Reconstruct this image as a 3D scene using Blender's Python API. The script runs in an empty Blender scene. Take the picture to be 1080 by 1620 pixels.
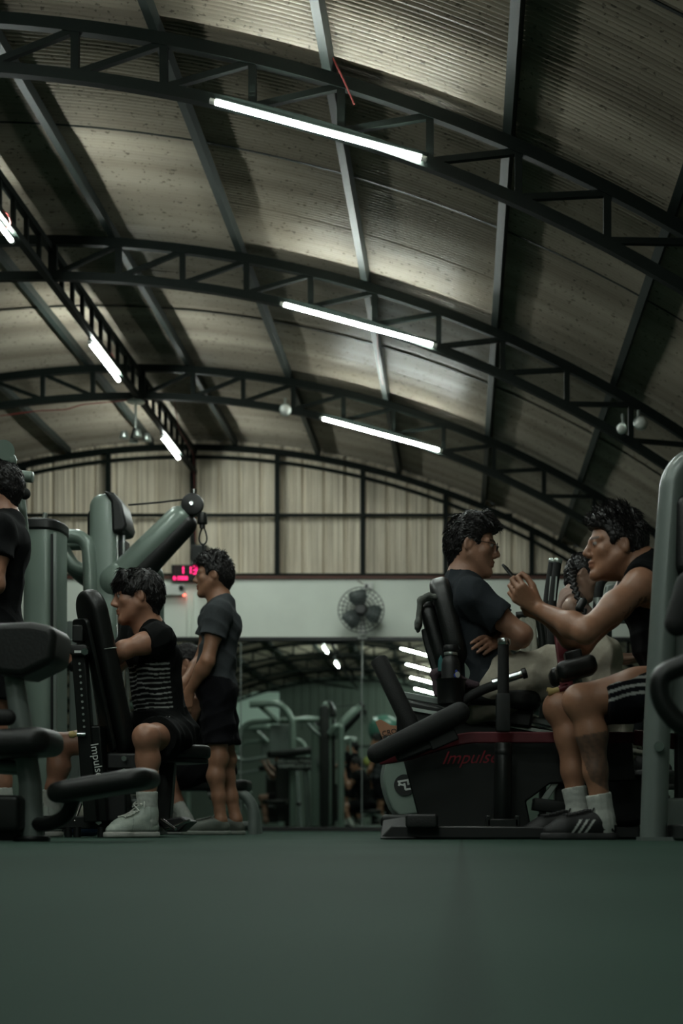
import bpy, bmesh, math, random, os
import numpy as np
from mathutils import Vector, Matrix

# ------------------------------------------------------------------ camera, light, exposure
F, CX, HY, CH = 2250.0, 730.0, 1309.0, 0.045       # 50 mm lens, camera lying on the rubber floor
scn = bpy.context.scene
C = scn.collection
cam_d = bpy.data.cameras.new('camera'); cam = bpy.data.objects.new('camera', cam_d); C.objects.link(cam)
cam.location = (0, 0, CH); cam.rotation_euler = (math.pi/2, 0, 0)
cam_d.sensor_fit = 'AUTO'; cam_d.sensor_width = 36; cam_d.lens = 50
cam_d.shift_x = -(CX-540)/1620; cam_d.shift_y = (HY-810)/1620
cam_d.clip_start = 0.02; cam_d.clip_end = 200
cam_d.dof.use_dof = True; cam_d.dof.focus_distance = 6.3; cam_d.dof.aperture_fstop = 2.4
scn.camera = cam
w = bpy.data.worlds.new('world'); scn.world = w; w.use_nodes = True
w.node_tree.nodes['Background'].inputs[0].default_value = (0.02, 0.025, 0.024, 1)
w.node_tree.nodes['Background'].inputs[1].default_value = 0.3
scn.view_settings.view_transform = 'Standard'; scn.view_settings.look = 'None'
scn.view_settings.gamma = 1.0; scn.view_settings.use_curve_mapping = False
scn.view_settings.exposure = 2.8
TUBE_COLOR = (0.90, 1.0, 0.93); TUBE_POWER = 30.0
scn.cycles.use_denoising = True
scn.cycles.sample_clamp_indirect = 4.0
scn.cycles.caustics_reflective = False; scn.cycles.caustics_refractive = False

# ------------------------------------------------------------------ helpers
ORG = {}
def P(px, py, Y):
    return Vector(((px-CX)/F*Y, Y, CH+(HY-py)/F*Y))
def V(*a): return Vector(a)
def nrm(v): return Vector(v).normalized()
def lerp(a, b, t): return a+(b-a)*t

def mat(name, color, rough=.5, metal=0., var=.12, scale=12., bump=0., bscale=60., emit=None, estr=1., coat=0., spec=.5):
    m = bpy.data.materials.new(name); m.use_nodes = True
    nt = m.node_tree; b = nt.nodes['Principled BSDF']
    tc = nt.nodes.new('ShaderNodeTexCoord')
    no = nt.nodes.new('ShaderNodeTexNoise'); no.inputs['Scale'].default_value = scale; no.inputs['Detail'].default_value = 4
    nt.links.new(tc.outputs['Object'], no.inputs['Vector'])
    mx = nt.nodes.new('ShaderNodeMix'); mx.data_type = 'RGBA'
    c = Vector(color[:3])
    mx.inputs['A'].default_value = (*(c*(1-var)), 1); mx.inputs['B'].default_value = (*(c*(1+var)), 1)
    nt.links.new(no.outputs['Fac'], mx.inputs['Factor']); nt.links.new(mx.outputs['Result'], b.inputs['Base Color'])
    b.inputs['Roughness'].default_value = rough; b.inputs['Metallic'].default_value = metal
    b.inputs['Specular IOR Level'].default_value = spec
    if coat: b.inputs['Coat Weight'].default_value = coat; b.inputs['Coat Roughness'].default_value = .15
    if bump:
        n2 = nt.nodes.new('ShaderNodeTexNoise'); n2.inputs['Scale'].default_value = bscale; n2.inputs['Detail'].default_value = 3
        nt.links.new(tc.outputs['Object'], n2.inputs['Vector'])
        bp = nt.nodes.new('ShaderNodeBump'); bp.inputs['Strength'].default_value = bump; bp.inputs['Distance'].default_value = .01
        nt.links.new(n2.outputs['Fac'], bp.inputs['Height']); nt.links.new(bp.outputs['Normal'], b.inputs['Normal'])
    if emit:
        b.inputs['Emission Color'].default_value = (*emit, 1); b.inputs['Emission Strength'].default_value = estr
    return m

def vmat(name, rough, var=.1, scale=30., bump=0., bscale=200., sheen=0., spec=.5):
    m = mat(name, (1, 1, 1), rough, 0, var, scale, bump, bscale, spec=spec)
    nt = m.node_tree; b = nt.nodes['Principled BSDF']
    at = nt.nodes.new('ShaderNodeAttribute'); at.attribute_name = 'Col'
    mul = nt.nodes.new('ShaderNodeMix'); mul.data_type = 'RGBA'; mul.blend_type = 'MULTIPLY'; mul.inputs['Factor'].default_value = 1
    mx = [n for n in nt.nodes if n.type == 'MIX' and n is not mul and n.blend_type == 'MIX'][0]
    nt.links.new(mx.outputs['Result'], mul.inputs['A']); nt.links.new(at.outputs['Color'], mul.inputs['B'])
    nt.links.new(mul.outputs['Result'], b.inputs['Base Color'])
    if sheen: b.inputs['Sheen Weight'].default_value = sheen
    return m

M = dict(
    truss=mat('truss_paint', (.0055, .0085, .007), .55, 0, .3, 20, spec=.12),
    purlin=mat('purlin_paint', (.017, .024, .021), .55, .1, .35, 9),
    green=mat('machine_green', (.185, .240, .205), .33, .15, .08, 6, coat=.25),
    grey=mat('machine_grey', (.17, .20, .185), .36, .2, .1, 6, coat=.2),
    black=mat('black_plastic', (.006, .007, .0065), .42, 0, .2, 14),
    metal=mat('black_metal', (.010, .012, .011), .38, .3, .25, 14),
    vinyl=mat('black_vinyl', (.006, .0072, .0065), .42, 0, .2, 10, bump=.12, bscale=150),
    foam=mat('black_foam', (.007, .008, .0075), .75, 0, .2, 40, bump=.3, bscale=300),
    chrome=mat('chrome', (.62, .64, .63), .18, 1, .05),
    silver=mat('brushed_silver', (.42, .47, .44), .3, .8, .1),
    red=mat('red_paint', (.10, .008, .014), .42, .1, .2, 9),
    redline=mat('red_decal', (.22, .01, .02), .5),
    redwire=mat('red_cable', (.17, .018, .016), .5),
    rust=mat('red_oxide', (.10, .035, .022), .6, 0, .3),
    yellow=mat('yellow_plastic', (.50, .38, .16), .4),
    white=mat('white_plastic', (.62, .64, .60), .45),
    whitep=mat('white_print', (.55, .58, .55), .6),
    plaster=mat('plaster', (.78, .83, .75), .75, 0, .10, 2.5, bump=.1, bscale=30),
    sidewall=mat('side_wall', (.12, .15, .125), .8, 0, .15, 2),
    endwall=mat('end_wall', (.17, .21, .175), .8, 0, .12, 2),
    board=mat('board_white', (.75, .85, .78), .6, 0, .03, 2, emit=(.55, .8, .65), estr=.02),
    led=mat('led_digits', (.4, .02, .08), .4, emit=(1, .02, .17), estr=.45),
    leddim=mat('led_unlit', (.05, .01, .015), .4),
    tube=mat('tube_glow', (1, 1, 1), .4, emit=TUBE_COLOR, estr=TUBE_POWER),
    orange=mat('orange_card', (.36, .17, .09), .5),
    teal=mat('teal_plastic', (.02, .13, .13), .4),
    towelgrey=mat('grey_towel', (.13, .14, .125), .9, 0, .2, 40, bump=.4, bscale=200),
    towelplum=mat('plum_towel', (.075, .05, .06), .9, 0, .2, 40, bump=.4, bscale=200),
    cream=mat('cream_towel', (.42, .41, .34), .9, 0, .15, 20, bump=.4, bscale=120),
    ball=mat('exercise_ball', (.05, .13, .10), .3, 0, .05),
    ballb=mat('ball_dark', (.03, .03, .035), .4), bally=mat('ball_lime', (.30, .33, .08), .4),
    glass=mat('phone_glass', (.008, .008, .01), .08),
    bottle=mat('bottle_black', (.007, .008, .008), .5, 0, .1, 90, bump=.1, bscale=300),
    blue=mat('sticker_blue', (.05, .09, .5), .4),
    skin=vmat('skin', .42, .16, 40, .10, 130), cloth=vmat('cloth', .88, .15, 60, .2, 260, .0, spec=.12),
    hair=vmat('hair', .38, .35, 80, .2, 160, spec=.30), shoe=vmat('shoe_upper', .6, .12, 40, .1, 200),
)
# mirror
mm = bpy.data.materials.new('mirror_glass'); mm.use_nodes = True
nt = mm.node_tree; nt.nodes.remove(nt.nodes['Principled BSDF'])
g = nt.nodes.new('ShaderNodeBsdfAnisotropic'); g.inputs['Color'].default_value = (.66, .74, .69, 1); g.inputs['Roughness'].default_value = 0.0
nt.links.new(g.outputs[0], nt.nodes['Material Output'].inputs[0]); M['mirror'] = mm

class MB:
    def __init__(s): s.v = []; s.f = []
    def add(s, vs, fs):
        o = len(s.v); s.v += [Vector(v) for v in vs]; s.f += [tuple(i+o for i in f) for f in fs]; return s
    def box(s, c, size, R=None):
        c = Vector(c); h = Vector(size)/2; R = R or Matrix.Identity(3)
        vs = [c+R@Vector((x*h.x, y*h.y, z*h.z)) for x in (-1, 1) for y in (-1, 1) for z in (-1, 1)]
        return s.add(vs, [(0,1,3,2),(4,6,7,5),(0,4,5,1),(2,3,7,6),(0,2,6,4),(1,5,7,3)])
    def bar(s, a, b, w, h, up=(0, 0, 1)):
        a, b = Vector(a), Vector(b); d = (b-a); L = d.length; d.normalize(); up = Vector(up)
        if abs(d.dot(up)) > .98: up = Vector((0, 1, 0))
        x = d.cross(up).normalized(); z = x.cross(d)
        R = Matrix((x, d, z)).transposed()
        return s.box((a+b)/2, (w, L, h), R)
    def sweep(s, pts, r, n=12, rz=None, caps=True, up=(0, 1, 0), closed=False):
        pts = [Vector(p) for p in pts]; m = len(pts)
        rs = r if isinstance(r, (list, tuple)) else [r]*m
        rings = []; ref = None
        for i, p in enumerate(pts):
            if closed: t = pts[(i+1) % m]-pts[i-1]
            else: t = pts[min(i+1, m-1)]-pts[max(i-1, 0)]
            t.normalize()
            if ref is None:
                ref = Vector(up)
                if abs(ref.dot(t)) > .9: ref = Vector((0, 0, 1)) if abs(t.z) < .9 else Vector((1, 0, 0))
            ref = (ref-t*ref.dot(t)).normalized(); b = t.cross(ref)
            q = rz or 1.0
            rings.append([p+(ref*math.cos(2*math.pi*k/n)*q+b*math.sin(2*math.pi*k/n))*rs[i] for k in range(n)])
        vs = [v for R_ in rings for v in R_]; fs = []
        for i in range(m if closed else m-1):
            j = (i+1) % m
            for k in range(n):
                fs.append((i*n+k, i*n+(k+1) % n, j*n+(k+1) % n, j*n+k))
        if caps and not closed:
            fs.append(tuple(range(n-1, -1, -1))); fs.append(tuple((m-1)*n+k for k in range(n)))
        return s.add(vs, fs)
    def cyl(s, a, b, r, r2=None, n=20, bev=0.):
        a, b = Vector(a), Vector(b); r2 = r if r2 is None else r2
        if bev:
            d = (b-a).normalized()
            return s.sweep([a, a+d*bev*.3, a+d*bev, b-d*bev, b-d*bev*.3, b], [r-bev, r-bev*.3, r, r2, r2-bev*.3, r2-bev], n)
        return s.sweep([a, b], [r, r2], n)
    def cap(s, a, b, r, r2=None, n=18, rz=None):          # rounded ends
        a, b = Vector(a), Vector(b); r2 = r if r2 is None else r2; d = (b-a).normalized(); pts = []; rs = []
        for i in range(6):
            t = math.pi/2*(1-i/5); pts.append(a-d*r*math.sin(t)); rs.append(max(r*math.cos(t), r*.02))
        for i in range(6):
            t = math.pi/2*i/5; pts.append(b+d*r2*math.sin(t)); rs.append(max(r2*math.cos(t), r2*.02))
        return s.sweep(pts, rs, n, rz)
    def sphere(s, c, r, n=20, sc=(1, 1, 1)):
        c = Vector(c); vs = []; fs = []; m = n//2
        for i in range(m+1):
            t = math.pi*i/m
            for k in range(n):
                a = 2*math.pi*k/n
                vs.append(c+Vector((r*sc[0]*math.sin(t)*math.cos(a), r*sc[1]*math.sin(t)*math.sin(a), r*sc[2]*math.cos(t))))
        for i in range(m):
            for k in range(n):
                fs.append((i*n+k, (i+1)*n+k, (i+1)*n+(k+1) % n, i*n+(k+1) % n))
        return s.add(vs, fs)
    def pad(s, c, u, v, lu, lv, lw, cr, bev, seg=5, cs=6, taper=1.0):
        """rounded-rectangle cushion: outline lu x lv in the u-v plane, thickness lw, rounded rim"""
        c = Vector(c); u = nrm(u); v = Vector(v); v = (v-u*v.dot(u)).normalized(); w = u.cross(v)
        def ring(ins, off):
            a, b = lu/2-ins, lv/2-ins; r = max(min(cr, lu/2-1e-4, lv/2-1e-4)-ins, .0008); out = []
            for (sx, sy, a0) in ((1, 1, 0), (-1, 1, 90), (-1, -1, 180), (1, -1, 270)):
                for i in range(cs+1):
                    t = math.radians(a0+90*i/cs)
                    x = sx*(a-r)+r*math.cos(t); y = sy*(b-r)+r*math.sin(t)
                    k = 1+(taper-1)*(.5+y/lv)
                    out.append(c+u*x*k+v*y+w*off)
            return out
        h = lw/2; rings = []
        for i in range(seg+1):
            t = math.pi/2*i/seg; rings.append(ring(bev*(1-math.sin(t)), -h+bev*(1-math.cos(t))))
        for i in range(seg, -1, -1):
            t = math.pi/2*i/seg; rings.append(ring(bev*(1-math.sin(t)), h-bev*(1-math.cos(t))))
        n = len(rings[0]); vs = [p for r_ in rings for p in r_]; fs = []
        for i in range(len(rings)-1):
            for k in range(n): fs.append((i*n+k, i*n+(k+1) % n, (i+1)*n+(k+1) % n, (i+1)*n+k))
        fs.append(tuple(range(n-1, -1, -1))); fs.append(tuple((len(rings)-1)*n+k for k in range(n)))
        return s.add(vs, fs)
    def prism(s, outline, d):
        o = [Vector(p) for p in outline]; n = len(o); d = Vector(d)
        fs = [tuple(range(n-1, -1, -1)), tuple(range(n, 2*n))]+[(k, (k+1) % n, n+(k+1) % n, n+k) for k in range(n)]
        return s.add(o+[p+d for p in o], fs)

def fillet(pts, r, n=6):
    pts = [Vector(p) for p in pts]; out = [pts[0]]
    for i in range(1, len(pts)-1):
        a, b, c = pts[i-1], pts[i], pts[i+1]
        d1 = (a-b); d2 = (c-b); q = min(r, d1.length*.48, d2.length*.48); d1.normalize(); d2.normalize()
        p0, p2 = b+d1*q, b+d2*q
        for k in range(n+1):
            t = k/n; out.append(p0*(1-t)**2+b*2*t*(1-t)+p2*t*t)
    out.append(pts[-1]); return out

def tag(o, label=None, cat=None, group=None, kind=None):
    for k, v in (('label', label), ('category', cat), ('group', group), ('kind', kind)):
        if v: o[k] = v
    return o

def link_mesh(name, verts, faces, m, parent=None, smooth=True, bevel=0., loc=None, col=None):
    """one mesh object; vertices in world space are re-based on the thing's own origin"""
    if parent is not None: org = ORG[parent.name]
    else: org = Vector(loc) if loc is not None else Vector((0, 0, 0))
    a = np.asarray([tuple(v) for v in verts], dtype=np.float64)-np.array(org)
    me = bpy.data.meshes.new(name); me.from_pydata(a.tolist(), [], faces if isinstance(faces, list) else faces.tolist())
    if col is not None:
        at = me.color_attributes.new('Col', 'FLOAT_COLOR', 'POINT')
        at.data.foreach_set('color', np.concatenate([col, np.ones((len(col), 1))], 1).astype(np.float32).ravel())
    me.materials.append(m); me.validate()
    o = bpy.data.objects.new(name, me); C.objects.link(o)
    if parent is not None: o.parent = parent
    else: o.location = org
    ORG[o.name] = org
    bm = bmesh.new(); bm.from_mesh(me); bmesh.ops.recalc_face_normals(bm, faces=bm.faces)
    if smooth:
        for f in bm.faces: f.smooth = True
        for e in bm.edges:
            if len(e.link_faces) == 2 and e.calc_face_angle(0) > math.radians(42): e.smooth = False
    bm.to_mesh(me); bm.free()
    if bevel:
        md = o.modifiers.new('soft_edges', 'BEVEL'); md.width = bevel; md.segments = 5 if bevel > .015 else 2; md.limit_method = 'ANGLE'; md.angle_limit = math.radians(50)
    return o
def ob(name, mb, m, parent=None, bevel=0., smooth=True, loc=None):
    return link_mesh(name, mb.v, mb.f, M[m] if isinstance(m, str) else m, parent, smooth, bevel, loc)
def thing(name, loc, label, cat, group=None):
    e = bpy.data.objects.new(name, None); C.objects.link(e); e.empty_display_size = .1
    e.location = loc; ORG[e.name] = Vector(loc); return tag(e, label, cat, group)
def struct(name, mb, m, **k): return tag(ob(name, mb, m, **k), kind='structure')
def text(name, body, m, parent, loc, xdir, updir, size, extrude=.0015, align='CENTER', shear=0.):
    cu = bpy.data.curves.new(name, 'FONT'); cu.body = body; cu.size = size; cu.extrude = extrude
    cu.align_x = align; cu.align_y = 'CENTER'; cu.shear = shear; cu.materials.append(M[m])
    tmp = bpy.data.objects.new(name, cu); C.objects.link(tmp)
    me = bpy.data.meshes.new_from_object(tmp.evaluated_get(bpy.context.evaluated_depsgraph_get())); bpy.data.objects.remove(tmp)
    o = bpy.data.objects.new(name, me); C.objects.link(o)
    x = nrm(xdir); y = Vector(updir); y = (y-x*y.dot(x)).normalized(); z = x.cross(y)
    R = Matrix((x, y, z)).transposed().to_4x4(); R.translation = Vector(loc)-ORG[parent.name]
    o.parent = parent; o.matrix_local = R; ORG[o.name] = ORG[parent.name]; return o
def copy_tree(o, parent=None, move=(0, 0, 0)):
    c = o.copy(); C.objects.link(c)
    if parent is not None: c.parent = parent; c.matrix_parent_inverse = o.matrix_parent_inverse.copy()
    else: c.location = o.location+Vector(move)
    ORG[c.name] = ORG[o.name]+Vector(move)
    for ch in list(o.children): copy_tree(ch, c, move)
    return c

# ------------------------------------------------------------------ room shell
XL, XR, YB, YW = -9.3, 2.9, -9.6, 16.8
AC, AZ, RC = -3.2, -4.34, 8.84                       # arch centre, top chord radius
def arcz(x, R): return AZ+math.sqrt(R*R-(x-AC)**2)

fm = mat('rubber_floor', (.036, .064, .050), .62, 0, .45, 2.6, bump=.25, bscale=420, spec=.02)
nt = fm.node_tree; b = nt.nodes['Principled BSDF']       # rubber tiles: metre grid of fine joints
tc = nt.nodes.new('ShaderNodeTexCoord'); br = nt.nodes.new('ShaderNodeTexBrick')
br.offset = 0; br.inputs['Scale'].default_value = 1; br.inputs['Brick Width'].default_value = 1; br.inputs['Row Height'].default_value = 1
br.inputs['Mortar Size'].default_value = .004; br.inputs['Color1'].default_value = (1, 1, 1, 1); br.inputs['Color2'].default_value = (.96, .97, .965, 1)
br.inputs['Mortar'].default_value = (.6, .6, .6, 1); nt.links.new(tc.outputs['Object'], br.inputs['Vector'])
mul = nt.nodes.new('ShaderNodeMix'); mul.data_type = 'RGBA'; mul.blend_type = 'MULTIPLY'; mul.inputs['Factor'].default_value = 1
src = b.inputs['Base Color'].links[0].from_socket
nt.links.new(src, mul.inputs['A']); nt.links.new(br.outputs['Color'], mul.inputs['B']); nt.links.new(mul.outputs['Result'], b.inputs['Base Color'])
struct('floor', MB().box(((XL+XR)/2, (YB+YW)/2, -.05), (XR-XL, YW-YB, .1)), fm)

rm = mat('roof_sheet', (.335, .292, .236), .40, 0, .22, .9, spec=.45)    # old corrugated sheet, dirt specks
nt = rm.node_tree; b = nt.nodes['Principled BSDF']; tc = nt.nodes.new('ShaderNodeTexCoord')
mp = nt.nodes.new('ShaderNodeMapping'); mp.inputs['Scale'].default_value = (17, 26, 17); nt.links.new(tc.outputs['Object'], mp.inputs['Vector'])
n2 = nt.nodes.new('ShaderNodeTexNoise'); n2.inputs['Scale'].default_value = 1.6; n2.inputs['Detail'].default_value = 5; nt.links.new(mp.outputs[0], n2.inputs['Vector'])
cr = nt.nodes.new('ShaderNodeValToRGB'); cr.color_ramp.elements[0].position = .33; cr.color_ramp.elements[0].color = (.18, .16, .14, 1)
cr.color_ramp.elements[1].position = .39; cr.color_ramp.elements[1].color = (1, 1, 1, 1); nt.links.new(n2.outputs['Fac'], cr.inputs['Fac'])
mul = nt.nodes.new('ShaderNodeMix'); mul.data_type = 'RGBA'; mul.blend_type = 'MULTIPLY'; mul.inputs['Factor'].default_value = .75
src = b.inputs['Base Color'].links[0].from_socket
nt.links.new(src, mul.inputs['A']); nt.links.new(cr.outputs['Color'], mul.inputs['B']); nt.links.new(mul.outputs['Result'], b.inputs['Base Color'])

mp2 = nt.nodes.new('ShaderNodeMapping'); mp2.inputs['Scale'].default_value = (.25, 3.2, .25); nt.links.new(tc.outputs['Object'], mp2.inputs['Vector'])
n3 = nt.nodes.new('ShaderNodeTexNoise'); n3.inputs['Scale'].default_value = 1.0; n3.inputs['Detail'].default_value = 3; nt.links.new(mp2.outputs[0], n3.inputs['Vector'])
cr3 = nt.nodes.new('ShaderNodeValToRGB'); cr3.color_ramp.elements[0].position = .35; cr3.color_ramp.elements[0].color = (.66, .64, .62, 1); cr3.color_ramp.elements[1].position = .65; cr3.color_ramp.elements[1].color = (1.15, 1.15, 1.15, 1)
nt.links.new(n3.outputs['Fac'], cr3.inputs['Fac']); mu3 = nt.nodes.new('ShaderNodeMix'); mu3.data_type = 'RGBA'; mu3.blend_type = 'MULTIPLY'; mu3.inputs['Factor'].default_value = 1
nt.links.new(mul.outputs['Result'], mu3.inputs['A']); nt.links.new(cr3.outputs['Color'], mu3.inputs['B']); nt.links.new(mu3.outputs['Result'], b.inputs['Base Color'])
# roof: waves run along the arch
RR = RC+.125; pitch = .042; ny = int((YW-YB)/pitch*6); na = 48
ys = np.linspace(YB, YW, ny+1); th = np.linspace(math.asin((XL-AC)/RR), math.asin((XR-AC)/RR), na+1)
YY, TT = np.meshgrid(ys, th, indexing='ij')
lap = np.where((np.floor((YY-.2)/.76).astype(int) % 2) == 0, 0.006, 0.0)
rad = RR+.0090*np.sin(2*math.pi*YY/pitch)+lap
vs = np.stack([AC+rad*np.sin(TT), YY, AZ+rad*np.cos(TT)], -1).reshape(-1, 3)
ii, jj = np.meshgrid(np.arange(ny), np.arange(na), indexing='ij'); q = (ii*(na+1)+jj).ravel()
fs = np.stack([q, q+1, q+na+2, q+na+1], 1)
ceil = tag(link_mesh('ceiling', vs, fs, rm, smooth=True), kind='structure')
md = ceil.modifiers.new('sheet', 'SOLIDIFY'); md.thickness = .004; md.offset = 1

wm = mat('wall_sheet', (.74, .66, .53), .55, 0, .22, 1.6, spec=.35)
nt = wm.node_tree; b = nt.nodes['Principled BSDF']; tc = nt.nodes.new('ShaderNodeTexCoord')
mp = nt.nodes.new('ShaderNodeMapping'); mp.inputs['Scale'].default_value = (14, 1, .5); nt.links.new(tc.outputs['Object'], mp.inputs['Vector'])
n2 = nt.nodes.new('ShaderNodeTexNoise'); n2.inputs['Scale'].default_value = 1.5; n2.inputs['Detail'].default_value = 4; nt.links.new(mp.outputs[0], n2.inputs['Vector'])
cr = nt.nodes.new('ShaderNodeValToRGB'); cr.color_ramp.elements[0].position = .3; cr.color_ramp.elements[0].color = (.62, .6, .56, 1)
cr.color_ramp.elements[1].position = .68; cr.color_ramp.elements[1].color = (1, 1, 1, 1); nt.links.new(n2.outputs['Fac'], cr.inputs['Fac'])
mul = nt.nodes.new('ShaderNodeMix'); mul.data_type = 'RGBA'; mul.blend_type = 'MULTIPLY'; mul.inputs['Factor'].default_value = 1
src = b.inputs['Base Color'].links[0].from_socket
nt.links.new(src, mul.inputs['A']); nt.links.new(cr.outputs['Color'], mul.inputs['B']); nt.links.new(mul.outputs['Result'], b.inputs['Base Color'])
def rib_sheet(Y, z0, sgn):
    xs = []; per = .247; x = XL
    while x < XR:
        for dx, d in ((0, 0), (.016, -.030), (.044, -.030), (.060, 0), (.10, 0), (.106, .006), (.118, .006), (.124, 0), (.17, 0), (.176, .006), (.188, .006), (.194, 0)):
            if x+dx <= XR: xs.append((x+dx, d))
        x += per
    vs = []; fs = []
    for i, (x, d) in enumerate(xs):
        vs += [(x, Y-sgn*d*-1, z0), (x, Y+sgn*d, arcz(x, RR-.02))]
        if i: fs.append((2*i-2, 2*i, 2*i+1, 2*i-1))
    return vs, fs
v_, f_ = rib_sheet(YW-.05, 2.9, -1)
o = tag(link_mesh('wall_back_upper', v_, f_, wm, smooth=False), kind='structure')
md = o.modifiers.new('sheet', 'SOLIDIFY'); md.thickness = .01
v_, f_ = rib_sheet(YB+.05, 2.9, 1)
o = tag(link_mesh('wall_front_upper', v_, f_, M['endwall'], smooth=False), kind='structure')
md = o.modifiers.new('sheet', 'SOLIDIFY'); md.thickness = .01
struct('wall_back', MB().box(((XL+XR)/2, YW-.11, 1.485), (XR-XL, .22, 2.97)), 'plaster')
struct('wall_front', MB().box(((XL+XR)/2, YB+.05, 1.485), (XR-XL, .1, 2.97)), 'endwall')
struct('wall_left', MB().box((XL-.05, (YB+YW)/2, 1.2), (.1, YW-YB, 2.4)), 'sidewall')
struct('wall_right', MB().box((XR+.05, (YB+YW)/2, 1.2), (.1, YW-YB, 2.4)), 'sidewall')
WF = YW-.22                                             # face of the plastered wall
struct('trim_1', MB().box(((XL+XR)/2, WF-.01, 2.955), (XR-XL, .05, .035)), 'rust', bevel=.004)
struct('trim_2', MB().box(((XL+XR)/2, WF-.03, 2.235), (XR-XL, .06, .045)), 'metal', bevel=.004)
struct('baseboard_back', MB().box(((XL+XR)/2, WF-.03, .025), (XR-XL, .06, .05)), 'black', bevel=.004)
k = 3
for x in (-8.1, -7.1, -6.13, -5.13, -4.14, -2.16, -1.157, -.187, .82, 1.8):
    struct('trim_%d' % k, MB().box((x, YW-.13, (2.97+arcz(x, RC))/2), (.055, .05, arcz(x, RC)-2.97)), 'truss'); k += 1
for z, h in ((3.70, .035), (3.0, .035)):
    xr = AC+math.sqrt((RC+.05)**2-(z-AZ)**2)
    struct('trim_%d' % k, MB().bar((max(XL, 2*AC-xr), YW-.15, z), (min(xr, XR), YW-.15, z), .035, h), 'truss'); k += 1
def arc_bar(Y, R, wy, hr, x0, x1, n=60):
    mb = MB(); vs = []; fs = []
    for i in range(n+1):
        x = x0+(x1-x0)*i/n; th = math.asin((x-AC)/R); d = Vector((math.sin(th), 0, math.cos(th))); c = Vector((AC, Y, AZ))+d*R
        for a, b_ in ((-1, -1), (1, -1), (1, 1), (-1, 1)): vs.append(c+Vector((0, a*wy/2, 0))+d*b_*hr/2)
    for i in range(n):
        for e in range(4): fs.append((i*4+e, i*4+(e+1) % 4, i*4+4+(e+1) % 4, i*4+4+e))
    fs += [(3, 2, 1, 0), (n*4, n*4+1, n*4+2, n*4+3)]
    return mb.add(vs, fs)
struct('trim_%d' % k, arc_bar(YW-.14, RC, .06, .06, XL+.1, XR-.1), 'truss'); k += 1
struct('trim_%d' % k, arc_bar(YW-.15, RC-.115, .035, .035, XL+.1, XR-.1), 'truss'); k += 1
for yy in (12.45, 9.2, 6.2, 3.2, .2):                    # lapped sheet edges half way along each bay
    struct('trim_%d' % k, arc_bar(yy, RR-.013, .02, .006, XL+.1, XR-.1), 'truss'); k += 1

# mirrors along the back wall
mx = [-5.39, -3.98, -2.57, -1.162, .25, 1.66, 2.88]
mlab = ['mirror panel on the back wall behind the man in the grey t-shirt\'s machine, far left', 'mirror panel behind the seated man in the striped black t-shirt', 'wall mirror panel reflecting machines beside the standing man in grey',
        'wall mirror panel left of the seam under the wall fan', 'wall mirror panel behind the black seat backrest and tall foam handles', 'wall mirror panel hidden mostly by the two men facing each other']
mlab[0] = 'leftmost mirror panel on the back wall, behind the green column shroud'
mlab[3] = 'wall mirror panel right of the vertical seam below the wall fan'
for i in range(6):
    a, b_ = mx[i]+.004, mx[i+1]-.004
    t = thing('wall_mirror', ((a+b_)/2, WF-.02, .05), mlab[i], 'mirror', 'mirror panels on the back wall')
    ob('mirror_glass', MB().box(((a+b_)/2, WF-.012, 1.13), (b_-a, .012, 2.16)), 'mirror', t, smooth=False)
    ob('joint_strip', MB().box((b_+.004, WF-.017, 1.13), (.010, .012, 2.16)), 'grey', t, smooth=False)

# ------------------------------------------------------------------ trusses, purlins, lamps
TY = [7.8, 10.8, 13.8, 4.8, 1.8, -1.2, -4.2, -7.2]
def make_truss(Y, label):
    t = thing('roof_truss', (AC, Y, arcz(AC, RC)), label, 'roof truss', 'arched roof trusses')
    ob('top_chord', arc_bar(Y, RC, .055, .068, XL+.15, XR-.12), 'truss', t)
    ob('bottom_chord', arc_bar(Y, RC-.27, .055, .062, XL+.4, XR-.38), 'truss', t)
    n0 = -12
    for i in range(n0, 13):
        x = -3.09+.486*i
        if not XL+.45 < x < XR-.42: continue
        zt, zb = arcz(x, RC), arcz(x, RC-.27)
        ob('web_post', MB().box((x, Y, (zt+zb)/2), (.042, .04, zt-zb)), 'truss', t)
        s = 1 if i >= 0 else -1; x2 = x+.486*s
        if XL+.45 < x2 < XR-.42:
            ob('diagonal_brace', MB().bar((x+.02*s, Y, zb+.02), (x2-.02*s, Y, arcz(x2, RC)-.025), .034, .034), 'truss', t)
    return t
tl = ['nearest arched black roof truss, across the top of the picture', 'second arched black roof truss from the camera', 'third arched black roof truss, closest to the back wall',
      'arched roof truss just above the camera, out of sight overhead', 'arched roof truss behind the camera, first seen in the mirror', 'arched roof truss behind the camera, second seen in the mirror',
      'arched roof truss behind the camera, third seen in the mirror', 'arched roof truss nearest the far end wall behind the camera']
t0 = make_truss(TY[0], tl[0])
for Y, l in zip(TY[1:], tl[1:]):
    c = copy_tree(t0, None, (0, Y-TY[0], 0)); c['label'] = l
pl = [(-8.5, 'roof purlin nearest the left eave'), (-7.5, 'second roof purlin from the left eave'), (-6.55, 'third roof purlin from the left eave'), (-5.57, 'fourth roof purlin from the left eave, left of the hanging lamp'),
      (-4.6, 'second grey roof purlin left of the ridge truss'), (-3.63, 'first grey roof purlin left of the ridge truss'), (-2.65, 'first dark grey roof purlin right of the ridge truss'),
      (-1.68, 'second roof purlin right of the ridge truss, left of the long tube lights'), (-.73, 'bright edged roof purlin crossing the middle of the long tube lights'),
      (.26, 'roof purlin just right of the long tube lights'), (1.16, 'second roof purlin right of the tube lights, above the two round floodlights'), (2.05, 'roof purlin nearest the right eave')]
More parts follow.
